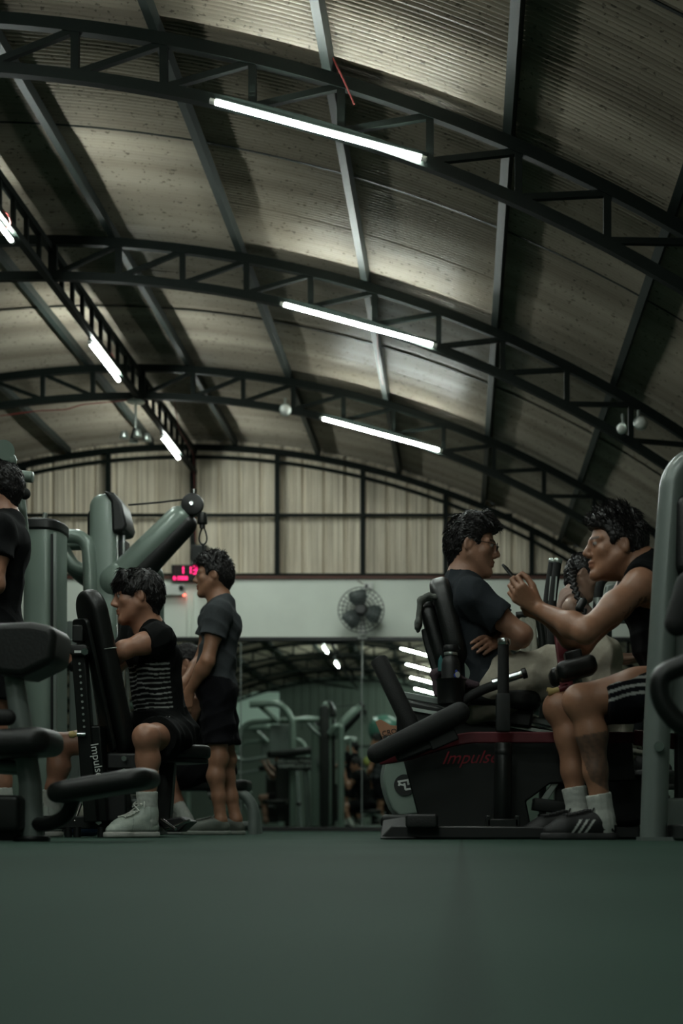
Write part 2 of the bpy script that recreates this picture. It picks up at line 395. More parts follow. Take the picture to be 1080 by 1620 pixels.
for x, l in pl:
    th = math.asin((x-AC)/(RC+.07)); d = Vector((math.sin(th), 0, math.cos(th))); c = Vector((AC, 0, AZ))+d*(RC+.072)
    mb = MB().bar(c+Vector((0, YB+.1, 0)), c+Vector((0, YW-.12, 0)), .05, .075, up=d)
    tag(ob('roof_purlin', mb, 'purlin', loc=c), l, 'purlin', 'roof purlins')
# ridge truss
t = thing('ridge_truss', (-3.12, 12, 4.3), 'long black lattice truss running along the ridge to the back wall', 'ridge truss')
ob('top_chord', MB().bar((-3.12, YB+.2, 4.44), (-3.12, YW-.16, 4.44), .05, .05), 'truss', t)
ob('bottom_chord', MB().bar((-3.12, YB+.2, 4.20), (-3.12, YW-.16, 4.20), .05, .05), 'truss', t)
yy = 8.4; n = 0
while yy < YW-.3:
    ob('web_post', MB().box((-3.12, yy, 4.32), (.03, .035, .20)), 'truss', t); yy += .30
tag(ob('ridge_post', MB().box((-3.14, YW-.17, 3.72), (.06, .06, 1.45)), 'truss', loc=(-3.14, YW-.17, 3.0)), 'black steel post below the end of the ridge truss, behind the red clock', 'post')

def tube_light(a, b_, label, group, name='tube_light'):
    a, b_ = Vector(a), Vector(b_); d = (b_-a).normalized(); t = thing(name, (a+b_)/2, label, 'lamp', group)
    ob('glowing_tube', MB().cyl(a+d*.035, b_-d*.035, .0145, n=12), 'tube', t)
    up = Vector((0, 0, 1)); up = (up-d*up.dot(d)).normalized()
    ob('batten', MB().bar(a+up*.026, b_+up*.026, .016, .018, up=up), 'truss', t)
    for p, s in ((a, 1), (b_, -1)):
        ob('end_cap', MB().cyl(p, p+d*.03*s, .0155, n=12), 'white', t)
    return t
tll = ['long glowing tube light under the nearest roof truss', 'long glowing tube light under the second roof truss', 'long glowing tube light under the third roof truss', 'tube light on the truss just above the camera',
       'tube light reflected highest in the mirror beside the backrest', 'tube light reflected in the middle of the three in the mirror', 'tube light reflected lowest of the three in the mirror', 'tube light near the far end wall behind the camera']
ta = tube_light((-1.37, TY[0]-.05, 4.005), (-.19, TY[0]-.05, 3.685), tll[0], 'tube lights under the trusses')
for Y, l in zip(TY[1:], tll[1:]):
    c = copy_tree(ta, None, (0, Y-TY[0], 0)); c['label'] = l
rl = [(8.8, 9.95, 'short tube light at the left edge of the picture on the ridge truss'), (12.0, 13.05, 'short tube light hanging from the ridge truss with a looped red cable'),
      (14.9, 15.8, 'farthest short tube light on the ridge truss near the back wall'), (5.8, 6.95, 'ridge tube light level with the seated man in stripes, out of sight'),
      (2.8, 3.95, 'ridge tube light behind the camera nearest to it'), (-.2, .95, 'ridge tube light second behind the camera'), (-3.2, -2.05, 'ridge tube light third behind the camera')]
for y0, y1, l in rl: tube_light((-3.14, y0, 4.14), (-3.14, y1, 4.14), l, 'short tube lights along the ridge')
def wire(pts, label, r=.005, m='redwire', name='cable'):
    return tag(ob(name, MB().sweep(fillet(pts, .04), r, 6), m, loc=pts[0]), label, 'cable')
wire([P(0, 658, 13.7), P(60, 650, 13.7), P(105, 648, 13.7), P(130, 640, 13.7), P(218, 632, 13.75)], 'red cable strung along the third truss to the hanging lamp')
wire([P(515, 70, 7.72), P(528, 95, 7.74), P(545, 130, 7.74), P(560, 165, 7.74)], 'red cable hanging from the nearest truss above the tube light')
wire([P(597, 525, 10.9), P(598, 570, 11.6), P(606, 612, 13.5)], 'red cable along the bright purlin beyond the second tube light')
wire([P(170, 548, 12.8), P(184, 575, 12.95), P(186, 588, 12.9), P(178, 590, 12.9)], 'red cable looped at the end of the short ridge tube light')
wire([P(275, 628, 14.9), P(278, 650, 15.0), P(283, 680, 15.3), P(306, 720, 16.5), P(309, 858, 16.55)], 'red cable running down the post under the ridge truss')
wire([P(0, 330, 9.6), P(12, 338, 9.6), P(18, 352, 9.7), P(10, 362, 9.8)], 'red cable loop at the left edge short tube light')
# hanging lamp under the ridge
hx = (-3.15, 13.75)
t = thing('hanging_lamp', (hx[0], hx[1], 4.1), 'small silver lamp with four cups hanging on a rod below the third truss', 'lamp')
ob('rod', MB().cyl((*hx, 3.83), (*hx, 4.2), .012), 'silver', t)
ob('mount', MB().cyl((*hx, 4.15), (*hx, 4.19), .09, .05, bev=.01), 'silver', t)
ob('hub', MB().cyl((*hx, 3.80), (*hx, 3.90), .05, .03, bev=.01), 'metal', t)
for a in range(4):
    q = Vector((hx[0]+.11*math.cos(a*1.57+.4), hx[1]+.11*math.sin(a*1.57+.4), 3.79))
    ob('lamp_cup', MB().cyl(q, q+Vector((0, 0, .075)), .045, .03, bev=.008), 'silver', t)
def flood(c, r, d, label):
    t = thing('floodlight', c, label, 'lamp', 'round floodlights'); c = Vector(c); d = nrm(d)
    ob('lamp_body', MB().cyl(c, c+d*r*.9, r*.7, r, bev=r*.15), 'silver', t)
    ob('lens', MB().sphere(c+d*r*.8, r*.82, 16), 'white', t)
    ob('bracket', MB().cyl(c, c+Vector((0, .05, .12)), .012), 'silver', t)
flood(P(450, 648, 13.6), .06, (.3, -.9, -.3), 'single round unlit lamp under the third truss')
flood(P(986, 678, 10.6), .042, (-.5, -.8, -.2), 'left, smaller of two round floodlights under the second truss')
flood(P(1011, 672, 10.6), .055, (.1, -1, 0), 'right, larger of two round floodlights under the second truss')

# ------------------------------------------------------------------ things on the back wall
fc = P(571, 965, WF-.28)
t = thing('wall_fan', fc, 'round wall fan with wire guard high on the pale wall', 'fan')
mb = MB(); R = .262
for s_ in (-.05, .05):
    for q in (1, .82, .64, .46, .3):
        dd = s_*(1.3-q*.8) if q < 1 else s_*.15
        mb.sweep([fc+Vector((R*q*math.cos(a*math.pi/16), dd*1.2, R*q*math.sin(a*math.pi/16))) for a in range(32)], .0042 if q == 1 else .0026, 5, closed=True)
    for a in range(28):
        c_, s2 = math.cos(a*math.pi/14), math.sin(a*math.pi/14)
        mb.sweep([fc+Vector((R*q*c_, s_*1.2*(1.3-q*.8) if q < 1 else s_*.18, R*q*s2)) for q in (.2, .5, .8, 1)], .0022, 4)
ob('guard', mb, 'metal', t)
ob('motor', MB().cyl(fc+V(0, -.02, 0), fc+V(0, .17, 0), .075, .06, bev=.02), 'black', t)
ob('badge', MB().cyl(fc+V(0, -.085, 0), fc+V(0, -.07, 0), .05), 'black', t)
for a in range(3):
    A = Matrix.Rotation(a*2.094+.3, 3, 'Y'); mb = MB(); pts = []; n = 8
    vs = []; fs = []
    for i in range(n+1):
        q = .05+.18*i/n; wd = .05+.055*math.sin(math.pi*i/n*.8)
        for sg in (-1, 1):
            vs.append(fc+A@Vector((q, .012*sg-.01, sg*wd)))
    for i in range(n): fs.append((2*i, 2*i+2, 2*i+3, 2*i+1))
    o = ob('blade', MB().add(vs, fs), mat('fan_blade', (.10, .12, .115), .4), t); md = o.modifiers.new('th', 'SOLIDIFY'); md.thickness = .004
ob('bracket', MB().box(fc+V(0, .17, -.17), (.07, .06, .2)).box(fc+V(0, .235, -.26), (.11, .04, .09)), 'white', t, bevel=.008)
ob('pull_cord', MB().cyl(fc+V(.005, .16, -.3), fc+V(.005, .16, -.75), .003, n=6), 'white', t)
t = thing('socket_box', P(583, 928, WF), 'small white socket box above the wall fan', 'socket')
ob('box', MB().box(P(583, 928, WF)+V(0, -.02, 0), (.11, .04, .085)), 'white', t, bevel=.006)
ob('plug', MB().cyl(P(580, 928, WF)+V(0, -.04, 0), P(580, 928, WF)+V(0, -.07, 0), .018), 'black', t)
wire([P(565, 918, WF-.02), P(578, 926, WF-.02)], 'short reddish cable running down to the wall socket', m='rust')
c = P(295, 907, WF-.06)
t = thing('led_clock', c, 'black digital wall clock with red glowing digits', 'clock')
ob('case', MB().box(c, (.345, .06, .19)), 'black', t, bevel=.008)
SEG = {'0': 'abcdef', '1': 'bc', '2': 'abged', '3': 'abgcd', '4': 'fgbc', '5': 'afgcd', '6': 'afgedc', '7': 'abc', '8': 'abcdefg', '9': 'abcfgd', ' ': ''}
def digit(mb, ch, x, z, w_, h_, th, y):
    pos = dict(a=(0, h_/2, 1), d=(0, -h_/2, 1), g=(0, 0, 1), b=(w_/2, h_/4, 0), c=(w_/2, -h_/4, 0), f=(-w_/2, h_/4, 0), e=(-w_/2, -h_/4, 0))
    for s_ in SEG[ch]:
        dx, dz, hor = pos[s_]
        mb.box((x+dx, y, z+dz), ((w_-th, .004, th) if hor else (th, .004, h_/2-th*.6)))
mb = MB()
for ch, dx in (('1', -.055), ('1', .032), ('3', .10)): digit(mb, ch, c.x+dx, c.z+.032, .046, .082, .013, c.y-.032)
ob('hour_digits', mb, 'led', t, smooth=False)
mb = MB()
for ch, dx in (('8', -.135), ('0', -.085), ('9', -.055), ('0', -.025), ('8', .005)): digit(mb, ch, c.x+dx, c.z-.062, .02, .036, .007, c.y-.032)
ob('date_digits', mb, 'led', t, smooth=False)
mb = MB(); digit(mb, '8', c.x-.105, c.z+.032, .046, .082, .013, c.y-.032); ob('unlit_digit', mb, 'leddim', t, smooth=False)
t = thing('loudspeaker', P(316, 880, WF-.2), 'black loudspeaker on the wall above the digital clock', 'speaker')
c = P(316, 880, WF-.2)
ob('cabinet', MB().add([c+V(x*(1.0 if z > 0 else .72), y, z) for z in (-.115, .115) for y in (-.1, .1) for x in (-.1, .1)], [(0,1,3,2),(4,6,7,5),(0,4,5,1),(2,3,7,6),(0,2,6,4),(1,5,7,3)]), 'black', t, bevel=.01)
ob('grille', MB().box(c+V(0, -.104, .01), (.15, .012, .17)), 'metal', t, bevel=.004)
ob('wall_arm', MB().cyl(c+V(-.05, .08, .06), c+V(-.05, .25, .06), .02).box(c+V(-.1, .18, -.02), (.05, .06, .08)), 'white', t)
c = P(272, 934, WF-.05)
t = thing('alarm_panel', c, 'pale electrical box below the digital clock with a red light', 'electrical box')
ob('box', MB().box(c, (.30, .09, .12)), 'white', t, bevel=.006)
ob('dial', MB().cyl(c+V(.12, -.04, .02), c+V(.12, -.065, .02), .03, bev=.005), 'metal', t)
ob('indicator_light', MB().sphere(P(291, 941, WF-.07), .014, 10), mat('red_indicator', (.5, .02, .02), .4, emit=(1, .08, .05), estr=2.2), t)
for i, px in enumerate((297, 305)):
    tag(ob('conduit', MB().cyl(P(px, 938, WF-.015), P(px, 1010, WF-.015), .014, n=10), 'plaster', loc=P(px, 1010, WF)), ['left of two vertical pipes on the wall under the clock', 'right of two vertical pipes on the wall under the clock'][i], 'pipe', 'pipes under the clock')
# far end wall, seen in the mirror
t = thing('notice_board', (-6.3, YB+.12, 3.3), 'bright pale board on the far end wall, seen in the mirror', 'board')
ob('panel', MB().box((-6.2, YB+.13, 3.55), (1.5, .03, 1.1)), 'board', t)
ob('frame', MB().box((-6.2, YB+.12, 4.12), (1.56, .04, .04)).box((-6.2, YB+.12, 2.98), (1.56, .04, .04)).box((-6.97, YB+.12, 3.55), (.04, .04, 1.18)).box((-5.43, YB+.12, 3.55), (.04, .04, 1.18)), 'metal', t)
# ------------------------------------------------------------------ people: smooth-blended body fields meshed with surface nets
FASTP = float(os.environ.get('PEOPLE_VOX', '1'))
def A(v): return np.array(v, dtype=np.float64)
def an(v): v = A(v); return v/np.linalg.norm(v)
class SDF:
    def __init__(s, vox): s.ops = []; s.vox = vox*FASTP; s.lo = np.full(3, 1e9); s.hi = np.full(3, -1e9)
    def ext(s, p, r): s.lo = np.minimum(s.lo, A(p)-r); s.hi = np.maximum(s.hi, A(p)+r)
    def cone(s, a, b, ra, rb, k=.02, fl=None, flat=False, sub=False, fa=False):
        """tapered limb a->b; fl=(axis, factor) squashes the section; flat cuts the far end square"""
        a, b = A(a), A(b)
        if not sub: s.ext(a, ra); s.ext(b, rb)
        s.ops.append(('c', a, b, ra, rb, k, fl, flat, sub, fa)); return s
    def ell(s, c, axes, r, k=.02, sub=False):
        c = A(c); R = np.array([an(x) for x in axes]); r = A(r)
        if not sub: s.ext(c, r.max())
        s.ops.append(('e', c, R, r, k, sub)); return s
    def sph(s, c, r, k=.02, sub=False): return s.ell(c, np.eye(3), (r, r, r), k, sub)
    def cut(s, p, n): s.ops.append(('p', A(p), an(n))); return s      # removes the side n points to
    def mesh(s):
        h = s.vox; lo = s.lo-3*h-.02; hi = s.hi+3*h+.02; n = np.ceil((hi-lo)/h).astype(int)+1
        phi = np.full(n, .3, np.float32); ax = [(lo[i]+h*np.arange(n[i])).astype(np.float32) for i in range(3)]
        for op in s.ops:
            if op[0] == 'p':
                d = (ax[0]-op[1][0])[:, None, None]*op[2][0]+(ax[1]-op[1][1])[None, :, None]*op[2][1]+(ax[2]-op[1][2])[None, None, :]*op[2][2]
                np.maximum(phi, d, out=phi); continue
            if op[0] == 'c':
                _, a, b, ra, rb, k, fl, flat, sub, fa = op; R = max(ra, rb)+k+2*h
                l, u = np.minimum(a, b)-R, np.maximum(a, b)+R
            else:
                _, c, Rm, r, k, sub = op; R = r.max()+k+2*h; l, u = c-R, c+R
            i0 = np.maximum(np.floor((l-lo)/h).astype(int), 0); i1 = np.minimum(np.ceil((u-lo)/h).astype(int)+1, n)
            if (i1 <= i0).any(): continue
            X = ax[0][i0[0]:i1[0]][:, None, None]; Y = ax[1][i0[1]:i1[1]][None, :, None]; Z = ax[2][i0[2]:i1[2]][None, None, :]
            if op[0] == 'c':
                ba = b-a; L2 = max(ba@ba, 1e-9); x, y, z = X-a[0], Y-a[1], Z-a[2]
                t = (x*ba[0]+y*ba[1]+z*ba[2])/L2; tc = np.clip(t, 0, 1)
                x = x-tc*ba[0]; y = y-tc*ba[1]; z = z-tc*ba[2]; q = x*x+y*y+z*z
                if fl is not None:
                    f = an(fl[0]); cc = x*f[0]+y*f[1]+z*f[2]; q = q+cc*cc*(1/fl[1]**2-1)
                d = np.sqrt(q)-(ra+(rb-ra)*tc)
                if fl is not None and fl[1] < 1: d = d*(.5+.5*fl[1])
                if flat: d = np.maximum(d, (t-1)*math.sqrt(L2))
                if fa: d = np.maximum(d, -t*math.sqrt(L2))
            else:
                x, y, z = X-c[0], Y-c[1], Z-c[2]
                p = [x*Rm[i][0]+y*Rm[i][1]+z*Rm[i][2] for i in range(3)]
                k0 = np.sqrt(sum((p[i]/r[i])**2 for i in range(3))); k1 = np.sqrt(sum((p[i]/r[i]**2)**2 for i in range(3)))
                d = k0*(k0-1)/np.maximum(k1, 1e-6)
            v = phi[i0[0]:i1[0], i0[1]:i1[1], i0[2]:i1[2]]
            kk = max(k, 1e-4)
            if sub:
                d = -d; hh = np.maximum(kk-np.abs(v-d), 0)/kk; v[...] = np.maximum(v, d)+hh*hh*kk*.25
            else:
                hh = np.maximum(kk-np.abs(v-d), 0)/kk; v[...] = np.minimum(v, d)-hh*hh*kk*.25
        return nets(phi, lo, h)
def nets(phi, lo, h):
    ins = phi < 0; n = np.array(phi.shape)-1
    S = lambda o: tuple(slice(o[i], o[i]+n[i]) for i in range(3))
    cor = [(i, j, k) for i in (0, 1) for j in (0, 1) for k in (0, 1)]
    cnt = sum(ins[S(c)].astype(np.int8) for c in cor); mixed = (cnt > 0) & (cnt < 8)
    idx = np.full(n, -1, np.int64); cells = np.argwhere(mixed); idx[mixed] = np.arange(len(cells))
    acc = np.zeros((len(cells), 3)); num = np.zeros(len(cells))
    for c in cor:
        for a in range(3):
            if c[a]: continue
            e = list(c); e[a] = 1
            pa = phi[tuple((cells+c).T)]; pb = phi[tuple((cells+e).T)]; m = (pa < 0) != (pb < 0)
            t = pa[m]/(pa[m]-pb[m]); p = np.tile(np.array(c, float), (len(t), 1)); p[:, a] += t
            acc[m] += p; num[m] += 1
    v = lo+h*(cells+acc/num[:, None]); faces = []
    for a in range(3):
        b, c = (a+1) % 3, (a+2) % 3; sl0 = [slice(None)]*3; sl1 = [slice(None)]*3; sl0[a] = slice(0, -1); sl1[a] = slice(1, None)
        s0, s1 = ins[tuple(sl0)], ins[tuple(sl1)]; e = np.argwhere(s0 != s1)
        e = e[(e[:, b] > 0) & (e[:, c] > 0) & (e[:, b] < n[b]) & (e[:, c] < n[c])]
        o = s0[tuple(e.T)]; q = []
        for db, dc in ((-1, -1), (0, -1), (0, 0), (-1, 0)):
            p = e.copy(); p[:, b] += db; p[:, c] += dc; q.append(idx[tuple(p.T)])
        q = np.stack(q, 1); q[~o] = q[~o][:, ::-1]; faces.append(q)
    return v, np.concatenate(faces)
def normals(v, f):
    nn = np.cross(v[f[:, 2]]-v[f[:, 0]], v[f[:, 3]]-v[f[:, 1]]); out = np.zeros_like(v)
    for i in range(4): np.add.at(out, f[:, i], nn)
    return out/np.maximum(np.linalg.norm(out, axis=1), 1e-9)[:, None]
def sines(v, wl, seed, n=5, aniso=None, power=1.):
    r = np.random.RandomState(seed); out = np.zeros(len(v))
    for i in range(n):
        d = r.randn(3)
        if aniso is not None: a = an(aniso); d = d-a*(d@a)*.88
        d = d/np.linalg.norm(d)*2*math.pi/(wl*r.uniform(.65, 1.5)); out += np.sin(v@d+r.uniform(0, 6.3)+.8*np.sin(v@(np.roll(d, 1)*.6)))
    return out/n
def creases(v, wl, seed, dirs, n=6):
    """soft ridges running along dirs: gathered cloth"""
    r = np.random.RandomState(seed); out = np.zeros(len(v))
    for i in range(n):
        a = an(A(dirs[i % len(dirs)])+r.randn(3)*.28); d = r.randn(3); d = an(d-a*(d@a)); k = 2*math.pi/(wl*r.uniform(.7, 1.6))
        w_ = v@d*k+r.uniform(0, 6.3)+1.1*np.sin(v@an(r.randn(3))*9+r.uniform(0, 6.3))
        g_ = .5+.5*np.sin(v@an(r.randn(3))*11+r.uniform(0, 6.3)); out += g_*(1-np.abs(np.sin(w_*.5))*2)
    return out/n
def place(name, sdf, m, parent, colf, disp=None, relax=0):
    v, f = sdf.mesh()
    if disp is not None: v = v+normals(v, f)*disp(v)[:, None]
    col = colf(v) if callable(colf) else np.tile(np.array(colf, float), (len(v), 1))
    o = link_mesh(name, v, f, M[m], parent, True, col=col)
    return o

class Person:
    """joints are world points; f/u: where the head looks and its up"""
    def __init__(s, J, head, f, u=(0, 0, 1), skin=(.34, .17, .10), hs=1., vox=.0055, girth=1., female=False, seat=.045):
        s.seat = seat
        s.J = {k: A(v) for k, v in J.items()}; s.o = A(head); s.f = an(f); u = A(u); s.u = an(u-s.f*(u@s.f)); s.r = np.cross(s.f, s.u)
        s.skin = A(skin); s.hs = hs; s.vox = vox; s.g = girth; s.female = female
        J = s.J; s.spine = an(J['nb']-J['pel']); s.sl = an(J['sR']-J['sL']); s.hl = an(J['hR']-J['hL'])
        s.front = an(np.cross(s.spine, s.sl)); 
        s.ll = an(s.sl+s.hl)
        s.pf = an(np.cross(s.spine, s.hl))
        if 'waist' not in J: J['waist'] = J['pel']*.62+J['nb']*.38
        if 'chest' not in J: J['chest'] = J['pel']*.28+J['nb']*.72
    def H(s, x, y, z): return s.o+s.hs*(s.r*x+s.f*y+s.u*z)
    def loc(s, v): d = (v-s.o)/s.hs; return d@s.r, d@s.f, d@s.u
    def torso(s, S, i=0., full=True):
        J, g = s.J, s.g; k = .05
        for sd in (-1, 1):
            h, wst, c = J['pel']+s.hl*sd*.068*g, J['waist']+s.ll*sd*.055*g, J['chest']+s.sl*sd*.072*g
            S.cone(h, wst, .102*g+i, .090*g+i, k, (s.pf, .92)); S.cone(wst, c, .090*g+i, .104*g+i, k, (s.front, .93))
            S.cone(c, J['sL' if sd < 0 else 'sR']*.6+J['nb']*.4-s.spine*.06, .100*g+i, .062+i, .04, (s.front, .95))
            S.sph(h-s.pf*s.seat-s.spine*.035, .088*g+i, .05)                            # seat
            S.ell(c+s.front*.045*g+s.spine*.01, (s.sl, s.front, s.spine), (.085*g+i, .062*g+i+(.03 if s.female else 0), .07+i), .04)
            sh = J['sL' if sd < 0 else 'sR']
            S.cone(J['nb']-s.spine*.015, sh+s.spine*.012, .045+i, .042+i, .04)         # trapezius
        S.cone(J['chest'], J['nb']-s.spine*.03, .092*g+i, .055+i, .05)
        S.cone(J['waist']+s.front*.02, J['pel']+s.front*.02, .085*g+i, .09*g+i, .05)
    def arm(s, S, sd, i=0., upto=2., flat=False):
        J, g = s.J, s.g; sh, e, w = J['s'+sd], J['e'+sd], J['w'+sd]; th = .85 if s.female else 1.
        S.sph(sh-s.spine*.008, .056*th*g+i, .035)
        if upto < 1:
            p = sh+(e-sh)*upto; d = an(e-sh)
            S.cone(sh, p, .054*th*g+i, .052*th*g+i*1.25, .025, flat=flat); return
        S.cone(sh, sh+(e-sh)*.45, .052*th*g, .049*th*g, .03); S.cone(sh+(e-sh)*.45, e, .049*th*g, .038*th, .03)
        m = e+(w-e)*.28
        S.cone(e, m, .039*th, .044*th*g, .03); S.cone(m, w, .043*th*g, .026*th, .03)
    def leg(s, S, sd, i=0., upto=2., flare=1., flat=False, to_shin=None):
        J, g = s.J, s.g; h, k_, a = J['h'+sd], J['k'+sd], J['a'+sd]
        m = h+(k_-h)*.45
        if upto < 1:
            p = h+(k_-h)*upto; S.cone(h, m, .090*g+i, .081*g+i, .04)
            S.cone(m, p, .081*g+i, (.081-.02*(upto-.45)/.55)*g*flare+i, .03, flat=flat); return
        S.cone(h, m, .086*g+i, .078*g+i, .04); S.cone(m, k_, .078*g+i, .055*g+i, .035)
        bk = an(np.cross(np.cross(k_-h, a-k_), a-k_)) if np.linalg.norm(np.cross(k_-h, a-k_)) > .01 else -s.pf
        if bk@(k_-h) > 0: bk = -bk
        if i == 0: S.sph(k_-bk*.012+(a-k_)*.02, .050*g, .03)
        c = k_+(a-k_)*.30+bk*.018
        S.cone(k_, c, .050*g+i, .053*g+i, .03); S.cone(c, k_+(a-k_)*.62+bk*.006, .053*g+i, .040*g+i, .03)
        S.cone(k_+(a-k_)*.62+bk*.006, a, .040*g+i, .034+i, .03)
    def head(s, S):
        H, q, E = s.H, s.hs, (s.r, s.f, s.u)
        S.ell(H(0, -.012, .030), E, (.076*q, .098*q, .090*q), .02)
        S.ell(H(0, .030, -.035), E, (.062*q, .064*q, .080*q), .03)
        for x in (-1, 1):
            S.cone(H(.057*x, .002, -.045), H(.020*x, .072, -.104), .021*q, .018*q, .03)
            S.sph(H(.044*x, .060, -.022), .020*q, .02)
            S.sph(H(.032*x, .103, .003), .014*q, .016*q, True)
            S.sph(H(.031*x, .080, .002), .0125*q, .004)
            S.ell(H(.079*x, -.010, -.004), (s.r*.95+s.f*.3*x, s.f*.97-s.u*.2, s.u*.97+s.f*.2), (.008*q, .019*q, .032*q), .008)
            S.ell(H(.087*x, -.004, .0), E, (.006*q, .009*q, .018*q), .004, True)
            S.sph(H(.012*x, .100, -.036), .0085*q, .008)
            S.cone(H(.010*x, .087, .019), H(.050*x, .070, .020), .010*q, .008*q, .015)
        S.ell(H(0, .080, -.108), E, (.022*q, .016*q, .017*q), .02)
        S.cone(H(0, .090, .014), H(0, .113, -.028), .0075*q, .0115*q, .012)
        S.ell(H(0, .092, -.060), E, (.022*q, .012*q, .007*q), .008); S.ell(H(0, .090, -.075), E, (.019*q, .012*q, .008*q), .008)
        S.cone(H(.02, .108, -.0672), H(-.02, .108, -.0672), .003, .003, .003, sub=True)
        n = s.J['nb']; S.cone(H(0, -.028, -.05), n, .053*q*(.86 if s.female else 1), .060*(.86 if s.female else 1), .035)
        S.cone(H(0, .015, -.085), n+s.front*.035-s.spine*.01, .036*q, .04, .04)
    def hand(s, S, sd, d, n, thumb=1, curl=(.35, .45, .3), spread=.5, tpose=(.6, .7, .3), sc=1., per=None):
        """d fingers, n palm normal; thumb=+1 thumb on n x d side"""
        thumb = 1 if sd == 'L' else -1; w = s.J['w'+sd]; d = an(d); n = A(n); n = an(n-d*(n@d)); t = np.cross(n, d)*thumb; q = sc*(.88 if s.female else 1)
        S.cone(w, w+d*.03*q, .024*q, .022*q, .02, (n, .75))
        offs = (.030, .010, -.010, -.028); kn = (.090, .095, .090, .080); L = ((.042, .026, .021), (.047, .030, .022), (.043, .027, .022), (.034, .021, .019))
        for i in range(4):
            k0 = w+(d*kn[i]+t*offs[i]-n*.004)*q; S.cone(w+(d*.02+t*offs[i]*.55)*q, k0, .0150*q, .0118*q, .012)
            c = per[i] if per else curl; a = 0; p = k0; dr0 = an(d+t*offs[i]*spread*3)
            for j in range(3):
                a += c[j]; dr = dr0*math.cos(a)+n*math.sin(a); e = p+dr*L[i][j]*q
                S.cone(p, e, (.0098-.0008*j)*q, (.0090-.0009*j)*q, .0035); p = e
        p = w+(d*.026+t*.022+n*.008)*q; dr = an(d*tpose[0]+t*tpose[1]+n*tpose[2])
        for j, (l, r0, r1) in enumerate(((.045, .0155, .0125), (.033, .0118, .0105), (.026, .0102, .008))):
            e = p+dr*l*q; S.cone(p, e, r0*q, r1*q, .010 if j == 0 else .004); p = e; dr = an(dr+d*.35+n*.12-t*.25)
    def body(s, parent, hands, name='body', shins=True, tattoo=None):
        S = SDF(s.vox); s.torso(S, -.004)
        for sd in 'LR': s.arm(S, sd); s.leg(S, sd)
        for sd in 'LR':
            J = s.J
            S.cone(J['a'+sd], J['a'+sd]-np.array([0, 0, .03]), .034, .03, .03)
        s.head(S)
        for hd in hands: s.hand(S, **hd)
        def colf(v):
            c = np.tile(s.skin, (len(v), 1)); x, y, z = s.loc(v); ax = np.abs(x)
            near = (np.abs(z) < .16) & (ax < .1)
            def mix(m, col, k=1.): c[m] = c[m]*(1-k)+np.array(col)*k
            mix(near & (y > .05) & (ax > .012) & (ax < .054) & (np.abs(z-.024+.1*(ax-.03)**2*20) < .0048), (.02, .014, .011), .85)
            mix(near & (y > .078) & (ax < .022) & (z < -.056) & (z > -.082), s.skin*np.array([.92, .72, .70]), .7)
            ey = near & (y > .072) & (np.abs(ax-.031) < .013) & (np.abs(z-.002) < .0058)
            mix(ey, (.34, .32, .30)); mix(ey & (np.abs(ax-.031) < .0055), (.012, .01, .009))
            mix(near & (y > .07) & (np.abs(ax-.031) < .015) & (np.abs(z-.0085) < .002), (.02, .015, .012), .8)
            c *= (1+.08*sines(v, .07, 5))[:, None]
            if tattoo is not None: c = tattoo(v, c)
            return c
        return place(name, S, 'skin', parent, colf)
    def shirt(s, parent, color, sleeve=.5, infl=.013, hem=-.06, name='t_shirt', colf=None, neck=.070, seed=1, fold=.0045, tank=False, hemdir=None, vox=None):
        S = SDF(vox or .0055); s.torso(S, infl); J = s.J
        if not tank:
            for sd in 'LR': s.arm(S, sd, infl+.004, sleeve, True)
        S.cut(J['pel']+s.spine*hem, -s.spine if hemdir is None else hemdir)
        S.sph(J['nb']+s.front*.030+s.spine*.040, neck, .008, True)
        S.cone(J['nb']+s.spine*.0, s.H(0, -.028, -.05), .060, .058, .006, sub=True)
        if tank:
            for sd, m in (('L', -1), ('R', 1)):
                S.cone(J['s'+sd]+s.sl*m*.02+s.spine*.05, J['s'+sd]-s.spine*.11+s.sl*m*.035, .068, .075, .012, sub=True)
        def disp(v): return fold*(.7*sines(v, .12, seed, 5)+4.2*creases(v, .095, seed+3, [s.spine+s.sl*.6, s.spine-s.sl*.7, s.front+s.spine*.4]))
        return place(name, S, 'cloth', parent, colf or color, disp)
    def shorts(s, parent, color, upto=.72, infl=.016, top=.09, name='shorts', colf=None, seed=4, flare=1.18, fold=.005, long=False, tilt=0., vox=None):
        S = SDF(vox or .0055); J, g = s.J, s.g
        for sd, m in (('L', -1), ('R', 1)):
            h = J['pel']+s.hl*m*.068*g; S.cone(h, J['waist']+s.ll*m*.055*g, .104*g+infl, .090*g+infl, .05, (s.pf, .92))
            S.sph(h-s.pf*s.seat-s.spine*.035, .09*g+infl, .05)
            if long:
                s.leg(S, sd, infl); 
            else: s.leg(S, sd, infl, upto, flare, True)
        S.cone(J['waist']+s.front*.02, J['pel']+s.front*.02, .085*g+infl, .09*g+infl, .05)
        S.cut(J['pel']+s.spine*top, s.spine-s.front*tilt)
        if long:
            for sd in 'LR':
                k_, a = J['k'+sd], J['a'+sd]; S.sph(a, .055, .005, True)
        td = J['kL']-J['hL']
        def disp(v): return fold*(.7*sines(v, .11, seed, 5)+4.0*creases(v, .09, seed+2, [td+s.hl*.3, td-s.pf*.3, s.hl]))
        return place(name, S, 'cloth', parent, colf or color, disp)
